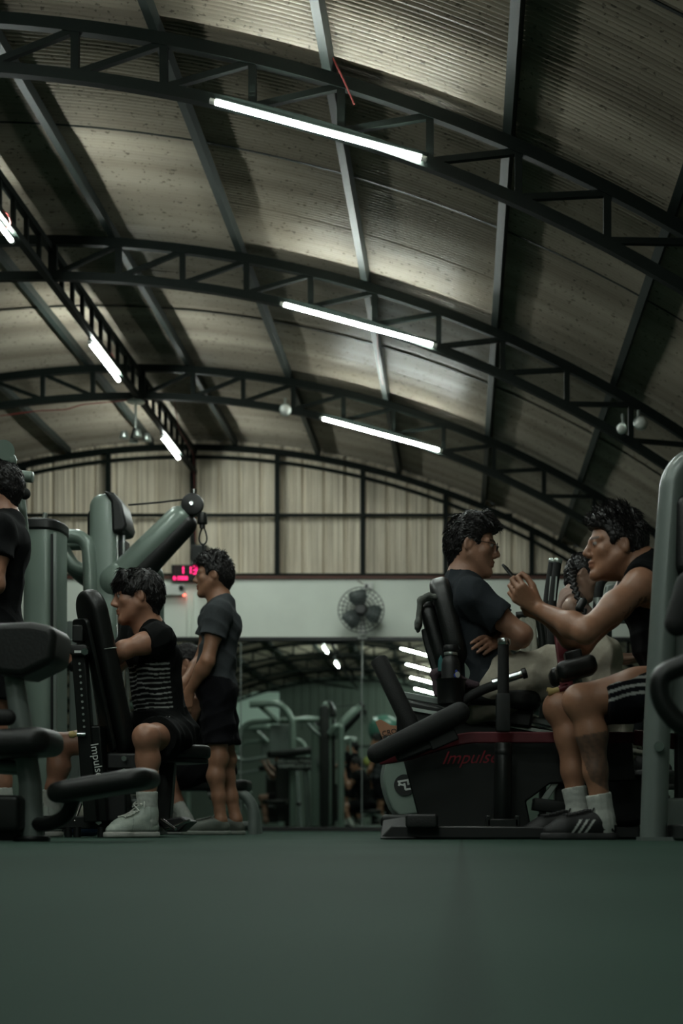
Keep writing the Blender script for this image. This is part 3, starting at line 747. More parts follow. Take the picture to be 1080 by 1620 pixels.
    def hairdo(s, parent, style, color=(.010, .009, .009)):
        H, q, E = s.H, s.hs, (s.r, s.f, s.u); S = SDF(.0038)
        top = dict(fringe=.017, curly=.026, swept=.024, spiky=.020, plain=.014, sleek=.009, crew=.012)[style]; sd = dict(fringe=.013, curly=.009, swept=.006, spiky=.008, plain=.010, sleek=.007, crew=.006)[style]
        S.ell(H(0, -.014, .030), E, ((.078+sd)*q, (.099+sd)*q, (.090+top*.7)*q), .01)
        S.cone(H(0, -.075, -.02), H(0, -.065, -.065), (.046+sd)*q, .040*q, .03, (s.f, .8))
        if style in ('curly', 'swept', 'spiky'):
            S.ell(H(0, .018, .082), E, (.068*q, .085*q, (.036+top)*q), .02)
        fz = dict(fringe=.018, curly=.055, swept=.052, spiky=.060, plain=.045, sleek=.06, crew=.055)[style]
        # clear the face, the ears and the neck
        S.ell(H(0, .105, -.075+fz*.5), E, (.080*q, .075*q, (.085+fz*.5)*q), .008, True)
        S.cone(H(-.12, .062, -.05), H(.12, .062, -.05), .052*q, .052*q, .01, sub=True)
        S.cone(H(-.12, -.006, -.014), H(.12, -.006, -.014), .031*q, .031*q, .008, sub=True); S.cone(H(-.12, .01, -.06), H(.12, .01, -.06), .036*q, .036*q, .008, sub=True)
        S.cone(H(-.12, .02, -.09), H(.12, .02, -.09), .07*q, .07*q, .01, sub=True)
        if style != 'fringe':
            S.cone(H(-.12, .088, .012), H(.12, .088, .012), .047*q, .047*q, .008, sub=True)
        if style == 'fringe':
            for i in range(15):
                x = -.07+.01*i; rr = random.Random(i); yy = .088-abs(x)*.62-.02*max(0, abs(x)-.05)*10
                S.cone(H(x*.7, .055, .105), H(x, yy+.006, .062), .017*q, .014*q, .006); S.cone(H(x, yy+.006, .062), H(x*1.04, yy+.008, .026-.012*rr.random()), .013*q, .006*q, .006)
        if style == 'curly':
            rr = random.Random(3)
            for i in range(90):
                a = rr.uniform(-1, 1); b_ = rr.uniform(-.5, 1.35); x = .070*math.sin(a*1.25); y = -.012+.10*math.sin(b_)*math.cos(a*.6)*(1 if b_ > 0 else 1); z = .032+.100*math.cos(a*1.25)*math.cos(b_*.95)
                S.sph(H(x, y-.01, z+.012), rr.uniform(.010, .017)*q, .004)
        if style in ('spiky', 'swept'):
            rr = random.Random(7)
            for i in range(70 if style == 'spiky' else 40):
                x = rr.uniform(-.058, .058); y = rr.uniform(-.085, .062); z = .118*math.sqrt(max(.05, 1-(x/.085)**2-((y+.01)/.125)**2))+.012
                p = H(x, y, z); d = s.f*(.5 if style == 'spiky' else .75)+s.u*(.8 if style == 'spiky' else .25)+s.r*rr.uniform(-.5, .5)
                S.cone(p, p+an(d)*rr.uniform(.02, .042)*q, .012*q, .003, .006)
        if style == 'swept':
            for i in range(9):
                x = -.06+.015*i; S.cone(H(x, .045, .118), H(x*1.05, .098-abs(x)*.5, .088), .020*q, .015*q, .01); S.cone(H(x*1.05, .094-abs(x)*.5, .090), H(x*1.1, .098-abs(x)*.55, .070+.008*(i % 2)), .014*q, .006*q, .008)
        v, f = S.mesh(); nn = normals(v, f)
        v = v+nn*(.0024*sines(v, .013, 11, 6, s.f+s.u*.4)+.0015*sines(v, .03, 12, 4))[:, None]
        # loose strands over the cap, in the same mesh
        rs = np.random.RandomState(len(style)*7+3); N, ln = dict(fringe=(1500, .040), curly=(1500, .020), swept=(1500, .034), spiky=(1500, .030), plain=(1100, .022), sleek=(900, .020), crew=(1100, .012))[style]
        x, y, z = s.loc(v); ok = np.where((z > -.085) & ~((y > .03) & (z < (.035 if style == 'fringe' else .075))))[0]
        pick = ok[rs.randint(0, len(ok), N)]; b = v[pick]; n_ = nn[pick]; zl = z[pick]; yl = y[pick]
        flow = dict(fringe=s.f*.55-s.u*.75, curly=s.u*.1+s.f*.1, swept=s.f*.8-s.u*.1, spiky=s.f*.65+s.u*.55, plain=-s.u*.6-s.f*.3, sleek=-s.f*.8-s.u*.5, crew=s.f*.3+s.u*.3)[style]
        flow = np.tile(flow, (N, 1)); flow[zl < .03] = -s.u*.7-s.f*.35; flow[(yl < -.05)] = -s.u*.8-s.f*.15
        flow = flow+rs.randn(N, 3)*(.75 if style == 'curly' else .28)
        t_ = flow-n_*np.sum(flow*n_, 1)[:, None]; t_ /= np.linalg.norm(t_, axis=1)[:, None]
        lift = dict(fringe=.10, curly=.75, swept=.30, spiky=.60, plain=.2, sleek=.05, crew=.5)[style]; lift = np.where(zl > .05, lift, lift*.35)[:, None]
        L_ = (ln*rs.uniform(.5, 1.2, N)*np.where(zl > .03, 1, .55))[:, None]*q
        d0 = t_+n_*(lift+.15); d0 /= np.linalg.norm(d0, axis=1)[:, None]; d1 = t_*1.0+n_*(lift-.15)-s.u*.12; d1 /= np.linalg.norm(d1, axis=1)[:, None]
        sd_ = np.cross(d0, n_); sd_ /= np.maximum(np.linalg.norm(sd_, axis=1), 1e-6)[:, None]; up_ = np.cross(sd_, d0)
        pts = [b-n_*.003, b+d0*L_*.5, b+d0*L_*.5+d1*L_*.5]; rad = (.0022, .0016)
        ring = []
        for k_ in range(2):
            for a in range(3): ring.append(pts[k_]+(sd_*math.cos(a*2.094)+up_*math.sin(a*2.094))*rad[k_])
        ring.append(pts[2]); V_ = np.concatenate(ring); o_ = len(v); I = np.arange(N); faces = [tuple(r_) for r_ in f.tolist()]
        for a in range(3):
            c2 = (a+1) % 3
            faces += [(int(o_+a*N+i), int(o_+c2*N+i), int(o_+(3+c2)*N+i), int(o_+(3+a)*N+i)) for i in I]
            faces += [(int(o_+(3+a)*N+i), int(o_+(3+c2)*N+i), int(o_+6*N+i)) for i in I]
        col = np.tile(A(color), (len(v)+7*N, 1)); col[len(v):] *= np.tile(rs.uniform(.6, 2.2, N), 7)[:, None]
        return link_mesh('hair', np.concatenate([v, V_]), faces, M['hair'], parent, True, col=col)
    def shoe(s, parent, heel, toe, color, sole=(.45, .46, .43), high=False, stripes=None, lace=(.5, .52, .47), socks=None, side=1, tongue=True, ground=0.):
        heel, toe = A(heel), A(toe); heel[2] = toe[2] = ground; d = toe-heel; L = np.linalg.norm(d); d /= L; up = np.array([0, 0, 1.]); sdv = np.cross(d, up)*side
        Q = lambda a, b, c: heel+d*a*L+sdv*b+up*c
        def outline(S, r, z0, z1, k):
            S.cone(Q(.13, 0, z0), Q(.45, .004, z0), .036+r, .037+r, k); S.cone(Q(.45, .004, z0), Q(.72, .006, z0), .037+r, .046+r, k); S.cone(Q(.72, .006, z0), Q(.87, .0, z0), .046+r, .034+r, k)
        U = SDF(.0032 if stripes is not None else .0045); 
        U.cone(Q(.14, 0, .045), Q(.72, .005, .034), .036, .043, .02); U.cone(Q(.72, .005, .034), Q(.88, 0, .030), .043, .026, .02)
        U.cone(Q(.17, 0, .05), Q(.20, 0, .105 if high else .070), .036, .043 if high else .040, .02); U.cone(Q(.27, 0, .095 if high else .078), Q(.62, .002, .052), .036, .034, .03)
        if high: U.cone(Q(.19, 0, .10), Q(.20, 0, .145), .043, .045, .02, flat=True)
        else: U.cone(Q(.20, 0, .095), Q(.215, 0, .15), .040, .045, .01, sub=True)
        U.cut(Q(0, 0, .012), -up)
        def colf(v):
            c = np.tile(A(color), (len(v), 1)); r = v-heel; a = (r@d)/L; b_ = r@sdv; z = r@up
            if high:
                c[(a > .80) & (z < .06)] *= 1.12; c[(np.abs(z-.030) < .004)] *= .55; c[(np.abs(a-.60-(z-.04)*-1.2) < .008) & (np.abs(b_) > .02)] *= .65; c[(np.abs(a-.26) < .008) & (np.abs(b_) > .02) & (z > .03)] *= .7
            if stripes is not None:
                for k_ in range(3):
                    m = (np.abs(a-(.40+.085*k_)-(z-.05)*-2.4) < .017) & (z > .018) & (z < .075) & (np.abs(b_) > .020); c[m] = A(stripes)
                m = (a < .10) & (z > .055); c[m] = A(stripes)
            return c
        sh = place('shoe', U, 'shoe', parent, colf)
        S2 = SDF(.0045); outline(S2, .004, .012, .012, .02); S2.cut(Q(0, 0, .026), up); S2.cut(Q(0, 0, .001), -up)
        so = place('sole', S2, 'shoe', parent, sole); so.parent = sh
        if lace is not None:
            mb = MB(); W = np.array([tuple(x.co) for x in sh.data.vertices])+np.array(ORG[parent.name]); rel = W-heel; aa = rel@d; bb = rel@sdv; zz = rel@up
            def top(a, b_):
                m = (np.abs(aa-a*L) < .011) & (np.abs(bb-b_) < .011); return Q(a, b_, (zz[m].max() if m.any() else .08)+.002)
            for k_ in range(6):
                a = .33+.062*k_
                for g_ in (-1, 1): mb.sweep(fillet([top(a, .026*g_), top(a+.015, .010*g_), top(a+.03, -.008*g_), top(a+.045, -.026*g_)], .01, 3), .0036, 6)
            for g_ in (-1, 1): mb.sweep(fillet([top(.33, .004*g_), top(.32, .022*g_)+up*.012, top(.36, .036*g_)+up*.006, top(.37, .040*g_)], .02, 4), .0032, 6)
            m = mat('lace', lace, .8); ob('laces', mb, m, parent).parent = sh
        return sh
    def shoe_at(s, parent, sd, dirx, L=.285, **k):
        a = s.J['a'+sd]; d = an((dirx[0], dirx[1], 0)); g_ = k.get('ground', 0.)
        return s.shoe(parent, np.array([*(a[:2]-d[:2]*.20*L), g_]), np.array([*(a[:2]+d[:2]*.80*L), g_]), **k)
    def sock(s, parent, sd, z0, color=(.46, .48, .44)):
        J = s.J; k_, a = J['k'+sd], J['a'+sd]; S = SDF(.0055); ax = an(k_-a)
        S.cone(a-ax*.05, a+ax*z0, .042, .048, .01, flat=True); S.sph(a-np.array([0, 0, .02]), .043, .02)
        def disp(v): return .0016*sines(v, .018, 3, 3)
        return place('sock', S, 'cloth', parent, color, disp)
def person(name, label, base, group=None): return thing(name, base, label, 'person', group)

# ---- seated man in striped black t-shirt (chest-supported row machine)
def seated_striped():
    Jp = dict(nb=P(238, 992, 6.66), pel=P(256, 1150, 6.72), sL=P(252, 1010, 6.50), sR=P(214, 1005, 6.84), eL=P(196, 1028, 6.42), wL=P(150, 1058, 6.66), eR=P(158, 1088, 6.86), wR=P(108, 1044, 6.80),
              hL=P(276, 1168, 6.62), hR=P(236, 1165, 6.80), kL=P(231, 1165, 6.24), kR=P(90, 1178, 6.70), aL=P(233, 1288, 6.26), aR=P(80, 1290, 6.70), tL=P(205, 1308, 6.12), tR=P(50, 1308, 6.55))
    p = Person(Jp, P(217, 944, 6.62), (-.96, -.26, -.10), (-.08, 0, 1), (.36, .18, .115), 1.0, .0055, .94)
    t = person('person', 'person in black t-shirt with grey stripes seated behind tilted black chest pad', V(P(262, 1150, 6.7).x, 6.7, 0))
    p.body(t, [dict(sd='L', d=P(125, 1050, 6.8)-P(150, 1058, 6.66), n=(0, .3, -1), thumb=1, curl=(.8, .9, .6)), dict(sd='R', d=P(98, 1018, 6.78)-P(108, 1044, 6.80), n=(-.6, -.6, 0), thumb=-1, curl=(.9, 1.0, .7))])
    pel = p.J['pel']
    def cf(v):
        c = np.tile(np.array((0.0064, 0.0070, 0.0070)), (len(v), 1)); h = (v-pel)@p.spine; fr = (v-pel)@p.front; lat = (v-pel)@p.sl
        ph = (h+.005*sines(v, .12, 8, 3)+.006*np.sin(lat*22))/.0225
        st = (np.mod(ph, 1) < .30+.12*sines(v, .2, 2, 3)) & (h < .30) & (h > -.08) & (np.abs(lat) < .165) & (fr > -.02)
        c[st] = np.array((.30, .31, .29)); return c
    p.shirt(t, None, .34, .012, -.055, colf=cf, seed=2, vox=.0038)
    def cs(v): return np.tile(np.array((0.0058, 0.0064, 0.0064)), (len(v), 1))
    p.shorts(t, (0.0058, 0.0064, 0.0064), .66, seed=9)
    p.hairdo(t, 'fringe')
    p.sock(t, 'L', .10); p.sock(t, 'R', .12)
    p.shoe_at(t, 'L', (-.62, -.78), color=(.40, .45, .40), sole=(.44, .44, .41), high=True)
    p.shoe_at(t, 'R', (-.9, -.45), color=(.40, .45, .40), sole=(.44, .44, .41), high=True)
    wb = p.J['wR']; d = an(p.J['eR']-wb); mb = MB(); mb.cyl(wb+d*.012, wb+d*.05, .034, n=18, bev=.006); ob('wristwatch', mb, 'black', t)
    t2 = text('emblem', 'Y', 'whitep', t, P(266, 1137, 6.49), (.9, .3, 0), (0, 0, 1), .03)
# ---- standing man in grey
def standing_grey():
    Y = 8.4
    Jp = dict(nb=P(351, 952, Y), pel=P(343, 1085, Y), waist=P(345, 1040, Y), sL=P(346, 970, Y-.185), sR=P(338, 971, Y+.18), eL=P(328, 1046, Y-.23), wL=P(300, 1093, Y-.16), eR=P(318, 1046, Y+.2), wR=P(291, 1080, Y+.06),
              hL=P(343, 1098, Y-.09), hR=P(346, 1098, Y+.09), kL=P(345, 1198, Y-.10), kR=P(358, 1200, Y+.10), aL=P(349, 1299, Y-.10), aR=P(373, 1297, Y+.10), tL=P(318, 1313, Y-.13), tR=P(345, 1313, Y+.1))
    p = Person(Jp, P(338, 911, Y), (-1, -.05, -.02), (.0, 0, 1), (.33, .165, .10), 1.0, .0058, .93, seat=.012)
    t = person('person', 'person standing in a dark grey t-shirt and black shorts, looking left', V(P(345, 1300, Y).x, Y, 0))
    p.body(t, [dict(sd='L', d=(-.25, .05, -1), n=(-.25, .95, .1), thumb=-1, curl=(.35, .5, .35), tpose=(.9, .35, .25)), dict(sd='R', d=(-.35, -.05, -1), n=(-.2, -.95, 0), thumb=1, curl=(.3, .45, .3), tpose=(.9, .35, .25))])
    p.shirt(t, (.050, .056, .060), .50, .020, -.095, seed=21, fold=.005)
    p.shorts(t, (0.0058, 0.0058, 0.0075), .80, .020, .04, seed=14)
    p.hairdo(t, 'curly')
    p.shoe_at(t, 'L', (-1, -.15), color=(.105, .12, .10), sole=(.22, .24, .21), lace=(.13, .14, .12))
    p.shoe_at(t, 'R', (-1, .05), color=(.10, .11, .095), sole=(.22, .24, .21), lace=(.13, .14, .12))
# ---- man on the bench behind
def bench_man():
    Y = 9.15
    Jp = dict(nb=P(312, 1078, Y), pel=P(336, 1208, Y), sL=P(312, 1096, Y-.18), sR=P(306, 1096, Y+.18), eL=P(290, 1165, Y-.24), wL=P(308, 1125, Y-.32), eR=P(275, 1150, Y+.2), wR=P(262, 1105, Y+.2),
              hL=P(334, 1216, Y-.09), hR=P(334, 1216, Y+.09), kL=P(256, 1232, Y-.14), kR=P(246, 1228, Y+.16), aL=P(291, 1290, Y-.14), aR=P(282, 1290, Y+.16), tL=P(266, 1308, Y-.16), tR=P(258, 1308, Y+.15))
    p = Person(Jp, P(294, 1050, Y), (-1, -.1, -.25), (-.2, 0, 1), (.31, .155, .10), 1.0, .007)
    t = person('person', 'person in black sitting on the bench behind the standing man, head half hidden', V(P(330, 1250, Y).x, Y, 0))
    p.body(t, [dict(sd='L', d=(.4, -.3, .9), n=(-.5, .8, .2), thumb=1, curl=(.7, .8, .5)), dict(sd='R', d=(-.4, 0, .9), n=(-.6, -.6, .2), thumb=1, curl=(.8, .8, .5))])
    p.shirt(t, (0.0064, 0.0070, 0.0070), .4, seed=31); p.shorts(t, (0.0058, 0.0058, 0.0064), .70, seed=33); p.hairdo(t, 'plain')
    p.sock(t, 'L', .09); p.sock(t, 'R', .09)
    for sg, sd in ((-.14, 'L'), (.16, 'R')):
        p.shoe_at(t, sd, (-1, -.1), color=(0.0064, 0.0070, 0.0070), sole=(.2, .21, .2), lace=None)
# ---- far-left man
def left_man():
    Y = 6.3
    Jp = dict(nb=P(9, 818, Y), pel=P(-9, 985, Y), waist=P(-3, 925, Y), sL=P(-3, 840, Y-.19), sR=P(-13, 842, Y+.19), eL=P(-9, 925, Y-.26), wL=P(-91, 905, Y-.2), eR=P(-43, 925, Y+.25), wR=P(-113, 900, Y+.2),
              hL=P(-11, 1000, Y-.09), hR=P(-11, 1000, Y+.09), kL=P(-11, 1150, Y-.1), kR=P(-39, 1148, Y+.12), aL=P(7, 1290, Y-.10), aR=P(-33, 1290, Y+.12), tL=P(-31, 1312, Y-.13), tR=P(-71, 1312, Y+.1))
    p = Person(Jp, P(-7, 772, Y), (-1, -.02, -.05), (-.06, 0, 1), (.33, .165, .105), 1.0, .006, seat=.02)
    t = person('person', 'person in black t-shirt cut off by the left edge, head near the green machine top', V(P(-9, 1300, Y).x, Y, 0))
    p.body(t, [dict(sd='L', d=(-1, .1, .2), n=(0, .6, -.8), curl=(.9, 1, .7)), dict(sd='R', d=(-1, 0, .2), n=(0, -.6, -.8), curl=(.9, 1, .7))])
    p.shirt(t, (0.0064, 0.0070, 0.0075), .52, .014, -.05, seed=41); p.shorts(t, (0.0070, 0.0075, 0.0081), .72, seed=43); p.hairdo(t, 'plain')
    p.sock(t, 'L', .12); p.sock(t, 'R', .12)
    for sg, sd in ((-.10, 'L'), (.12, 'R')):
        p.shoe_at(t, sd, (-1, -.1), color=(.40, .43, .40), sole=(.42, .43, .40))
# ---- man with glasses
def glasses_man():
    Y = 6.0
    Jp = dict(nb=P(729, 914, Y), pel=P(772, 1085, Y), waist=P(752, 1030, Y), chest=P(742, 965, Y), sR=P(746, 944, Y-.185), sL=P(748, 946, Y+.185), eR=P(826, 1004, Y-.20), wR=P(772, 1022, Y+.02), eL=P(824, 1010, Y+.20), wL=P(785, 1012, Y-.06),
              hR=P(785, 1090, Y-.09), hL=P(785, 1092, Y+.09), kR=P(950, 1034, Y-.10), kL=P(935, 1052, Y+.16), aR=P(985, 1192, Y-.08), aL=P(1000, 1215, Y+.16), tR=P(1020, 1205, Y-.1), tL=P(1030, 1228, Y+.16))
    p = Person(Jp, P(746, 864, Y), (1, -.06, -.10), (.10, 0, 1), (.33, .175, .115), 1.0, .0052)
    t = person('person', 'person with glasses and crossed arms in dark t-shirt leaning on the black backrest', V(P(772, 1100, Y).x, Y, 0))
    p.body(t, [dict(sd='R', d=(-.9, .45, -.05), n=(-.3, .8, -.5), thumb=1, curl=(.3, .4, .3)), dict(sd='L', d=P(768, 1018, Y-.17)-P(785, 1012, Y-.06), n=(-.2, .8, -.2), thumb=1, curl=(.2, .35, .25))])
    p.shirt(t, (.026, .031, .036), .60, .014, -.03, seed=51, fold=.0055)
    def kh(v): return np.array((.40, .37, .30))*(1+.12*sines(v, .25, 5, 3))[:, None]
    p.shorts(t, None, .97, .028, .03, name='trousers', colf=kh, seed=55, fold=.009, long=True, tilt=1.1)
    p.hairdo(t, 'swept')
    mb = MB()
    for x in (-1, 1):
        c = p.H(.031*x, .108, -.002); pts = [c+p.hs*(p.r*.021*math.cos(a*.449)+p.u*.018*math.sin(a*.449)) for a in range(14)]
        mb.sweep(pts, .0014, 6, closed=True); mb.sweep([p.H(.052*x, .106, .004), p.H(.074*x, .07, .006), p.H(.080*x, -.002, .012), p.H(.079*x, -.02, -.004)], .0013, 6)
    mb.sweep([p.H(-.011, .110, .004), p.H(0, .114, .007), p.H(.011, .110, .004)], .0013, 6)
    ob('glasses', mb, 'metal', t)
    for sd, y in (('R', -.08), ('L', .16)):
        q = p.J['a'+sd]; p.shoe(t, V(q[0]-.05, Y+y, q[2]-.09), V(q[0]+.21, Y+y, q[2]-.09), (.03, .03, .03), (.1, .1, .1), False, lace=None, ground=q[2]-.095)
# ---- man with the phone
def phone_man():
    Y = 5.3
    Jp = dict(nb=P(1016, 890, Y), pel=P(1082, 1068, Y), waist=P(1050, 1010, Y), chest=P(1030, 945, Y), sL=P(1012, 926, Y-.20), sR=P(1000, 930, Y+.19), eL=P(926, 1000, Y-.30), wL=P(850, 962, Y-.08), eR=P(920, 1020, Y+.22), wR=P(862, 975, Y+.06),
              hL=P(1078, 1082, Y-.10), hR=P(1072, 1084, Y+.10), kL=P(918, 1108, Y-.14), kR=P(886, 1118, Y+.12), aL=P(952, 1288, Y-.12), aR=P(914, 1282, Y+.12), tL=P(905, 1312, Y-.16), tR=P(870, 1308, Y+.1))
    p = Person(Jp, P(973, 864, Y), (-.985, -.17, -.03), (-.05, -.03, 1), (.33, .165, .10), 1.02, .005, 1.03)
    t = person('person', 'person in black tank top leaning forward holding a phone in both hands', V(P(1082, 1100, Y).x, Y, 0))
    knee, ank = p.J['kL'], p.J['aL']; sx = an(ank-knee); Ls = np.linalg.norm(ank-knee)
    sho, elb = p.J['sL'], p.J['eL']; ua = an(elb-sho); Lu = np.linalg.norm(elb-sho)
    def tat(v, c):
        r = v-knee; h = (r@sx)/Ls; d = r-np.outer(r@sx, sx); rad = np.linalg.norm(d, axis=1); side = d[:, 0]
        m = (h > .30-.0*side) & (h < .735+side*2.2) & (rad < .09) & (d[:, 1] < .02) & (side > -.045+(h-.3)*.06)
        pat = .55+.45*sines(v, .022, 77, 5)+.25*np.sin(side*190+np.abs(h-.5)*40)
        k = np.clip(.78-.28*pat, .25, .92); c[m] = c[m]*(1-k[m])[:, None]+np.array((.030, .033, .032))*k[m][:, None]
        r = v-sho; h = (r@ua)/Lu; d = r-np.outer(r@ua, ua); 
        m2 = (h > .12) & (h < .52) & (d[:, 2] < -.018) & (np.linalg.norm(d, axis=1) < .07) & (sines(v, .03, 31, 4) > .05); c[m2] = c[m2]*.35
        return c
    hc = p.J['wL']
    p.body(t, [dict(sd='L', d=P(818, 935, Y-.10)-P(850, 962, Y-.08), n=(.35, .9, .25), thumb=1, curl=(.75, .95, .6), tpose=(.8, .45, .35), sc=1.05), dict(sd='R', d=P(826, 955, Y+.02)-P(862, 975, Y+.06), n=(-.1, -.85, .5), thumb=-1, curl=(.6, .8, .5), tpose=(.8, .5, .3), sc=1.0)], tattoo=tat)
    p.shirt(t, (0.0058, 0.0064, 0.0070), infl=.012, hem=-.04, name='tank_top', neck=.078, tank=True, seed=61, fold=.004)
    hipL, kneeL = p.J['hL'], p.J['kL']; tx = an(kneeL-hipL); Lt = np.linalg.norm(kneeL-hipL)
    def ss(v):
        c = np.tile(np.array((0.0075, 0.0081, 0.0104)), (len(v), 1)); r = v-hipL; d = r-np.outer(r@tx, tx); up = d[:, 2]
        for q in (-.012, .016, .044):
            m = (np.abs(up-q+.012*sines(v, .3, 3, 2)) < .0055) & (d[:, 1] < -.02); c[m] = np.array((.36, .37, .35))
        return c
    p.shorts(t, None, .78, .020, .05, colf=ss, seed=65, flare=1.2, vox=.0042)
    p.hairdo(t, 'spiky')
    p.sock(t, 'L', .075); p.sock(t, 'R', .09)
    p.shoe_at(t, 'L', (-1, -.22), L=.29, color=(0.0075, 0.0081, 0.0081), sole=(.03, .03, .03), stripes=(.48, .5, .47), lace=(.03, .03, .03))
    p.shoe_at(t, 'R', (-1, -.22), L=.29, color=(0.0075, 0.0081, 0.0081), sole=(.03, .03, .03), stripes=(.48, .5, .47), lace=(.03, .03, .03))
    t = thing('phone', P(818, 925, Y-.06), 'black phone held up in both hands between the two facing men', 'phone')
    c = P(816, 919, Y-.03); u = Vector((-.62, .1, .80)); v = Vector((.25, .95, .0))
    ob('phone_body', MB().pad(c, v, u, .074, .150, .009, .010, .003), 'black', t)
    ob('screen', MB().pad(c+nrm(Vector((.78, 0, .62)))*.0052, v, u, .066, .140, .001, .008, .0004), 'glass', t)
# ---- woman with a braid
def braid_woman():
    Y = 7.5
    Jp = dict(nb=P(907, 940, Y), pel=P(886, 1085, Y), sR=P(905, 962, Y-.165), sL=P(912, 960, Y+.165), eR=P(925, 1040, Y-.19), wR=P(985, 1040, Y-.08), eL=P(935, 1040, Y+.19), wL=P(990, 1045, Y+.08),
              hR=P(890, 1095, Y-.08), hL=P(890, 1095, Y+.08), kR=P(1010, 1105, Y-.10), kL=P(1010, 1105, Y+.10), aR=P(1000, 1240, Y-.10), aL=P(1000, 1240, Y+.10), tR=P(1030, 1262, Y-.1), tL=P(1030, 1262, Y+.1))
    p = Person(Jp, P(925, 910, Y), (.93, -.10, -.42), (.42, 0, .9), (.33, .20, .145), .93, .0062, .88, True)
    t = person('person', 'person with a long dark braid in a peach tank top, looking down', V(P(886, 1100, Y).x, Y, 0))
    p.body(t, [dict(sd='R', d=(1, .1, .1), n=(0, .4, -.9), curl=(.7, .8, .6)), dict(sd='L', d=(1, -.1, .1), n=(0, -.4, -.9), curl=(.7, .8, .6))])
    p.shirt(t, (.36, .25, .21), infl=.009, hem=-.06, name='tank_top', neck=.078, tank=True, seed=71, fold=.003)
    p.shorts(t, (.02, .022, .024), .97, .010, .03, name='leggings', seed=75, fold=.002, long=True)
    h = p.hairdo(t, 'sleek')
    S = SDF(.004); rr = .021; pts = fillet([p.H(.03, -.085, .06), p.H(.085, -.075, -.02), P(906, 925, Y-.16), P(915, 948, Y-.21), P(927, 975, Y-.23), P(931, 1000, Y-.23)], .1, 6)
    q = [A(x) for x in pts]; seg = np.cumsum([0]+[np.linalg.norm(q[i+1]-q[i]) for i in range(len(q)-1)]); n = 0; d_ = 0
    while d_ < seg[-1]:
        i = min(np.searchsorted(seg, d_, 'right')-1, len(q)-2); x = q[i]+(q[i+1]-q[i])*(d_-seg[i])/max(seg[i+1]-seg[i], 1e-6); tg = an(q[i+1]-q[i]); sd = an(np.cross(tg, (0, 1, 0))); r = rr*(1-.45*d_/seg[-1])
        s_ = 1 if n % 2 else -1
        S.cone(x+sd*s_*r*.75-tg*.010, x-sd*s_*r*.15+tg*.014, r*.62, r*.5, .002); n += 1; d_ += .017
    b_ = place('braid', S, 'hair', t, (.010, .009, .009)); b_.parent = h
    strap = MB().sweep(fillet([A(p.J['nb'])-p.front*.075-p.spine*.12-p.sl*-.05, p.J['sR']*.62+p.J['nb']*.38+p.spine*.035, A(p.J['chest'])+p.front*.10+p.sl*.06], .1), .005, 8)
    ob('strap', strap, 'black', t)
    for sd in 'RL':
        q = p.J['a'+sd]; p.shoe(t, V(q[0]-.05, q[1], 0), V(q[0]+.19, q[1], 0), (.03, .03, .03), (.1, .1, .1), False, lace=None, ground=q[2]-.085)
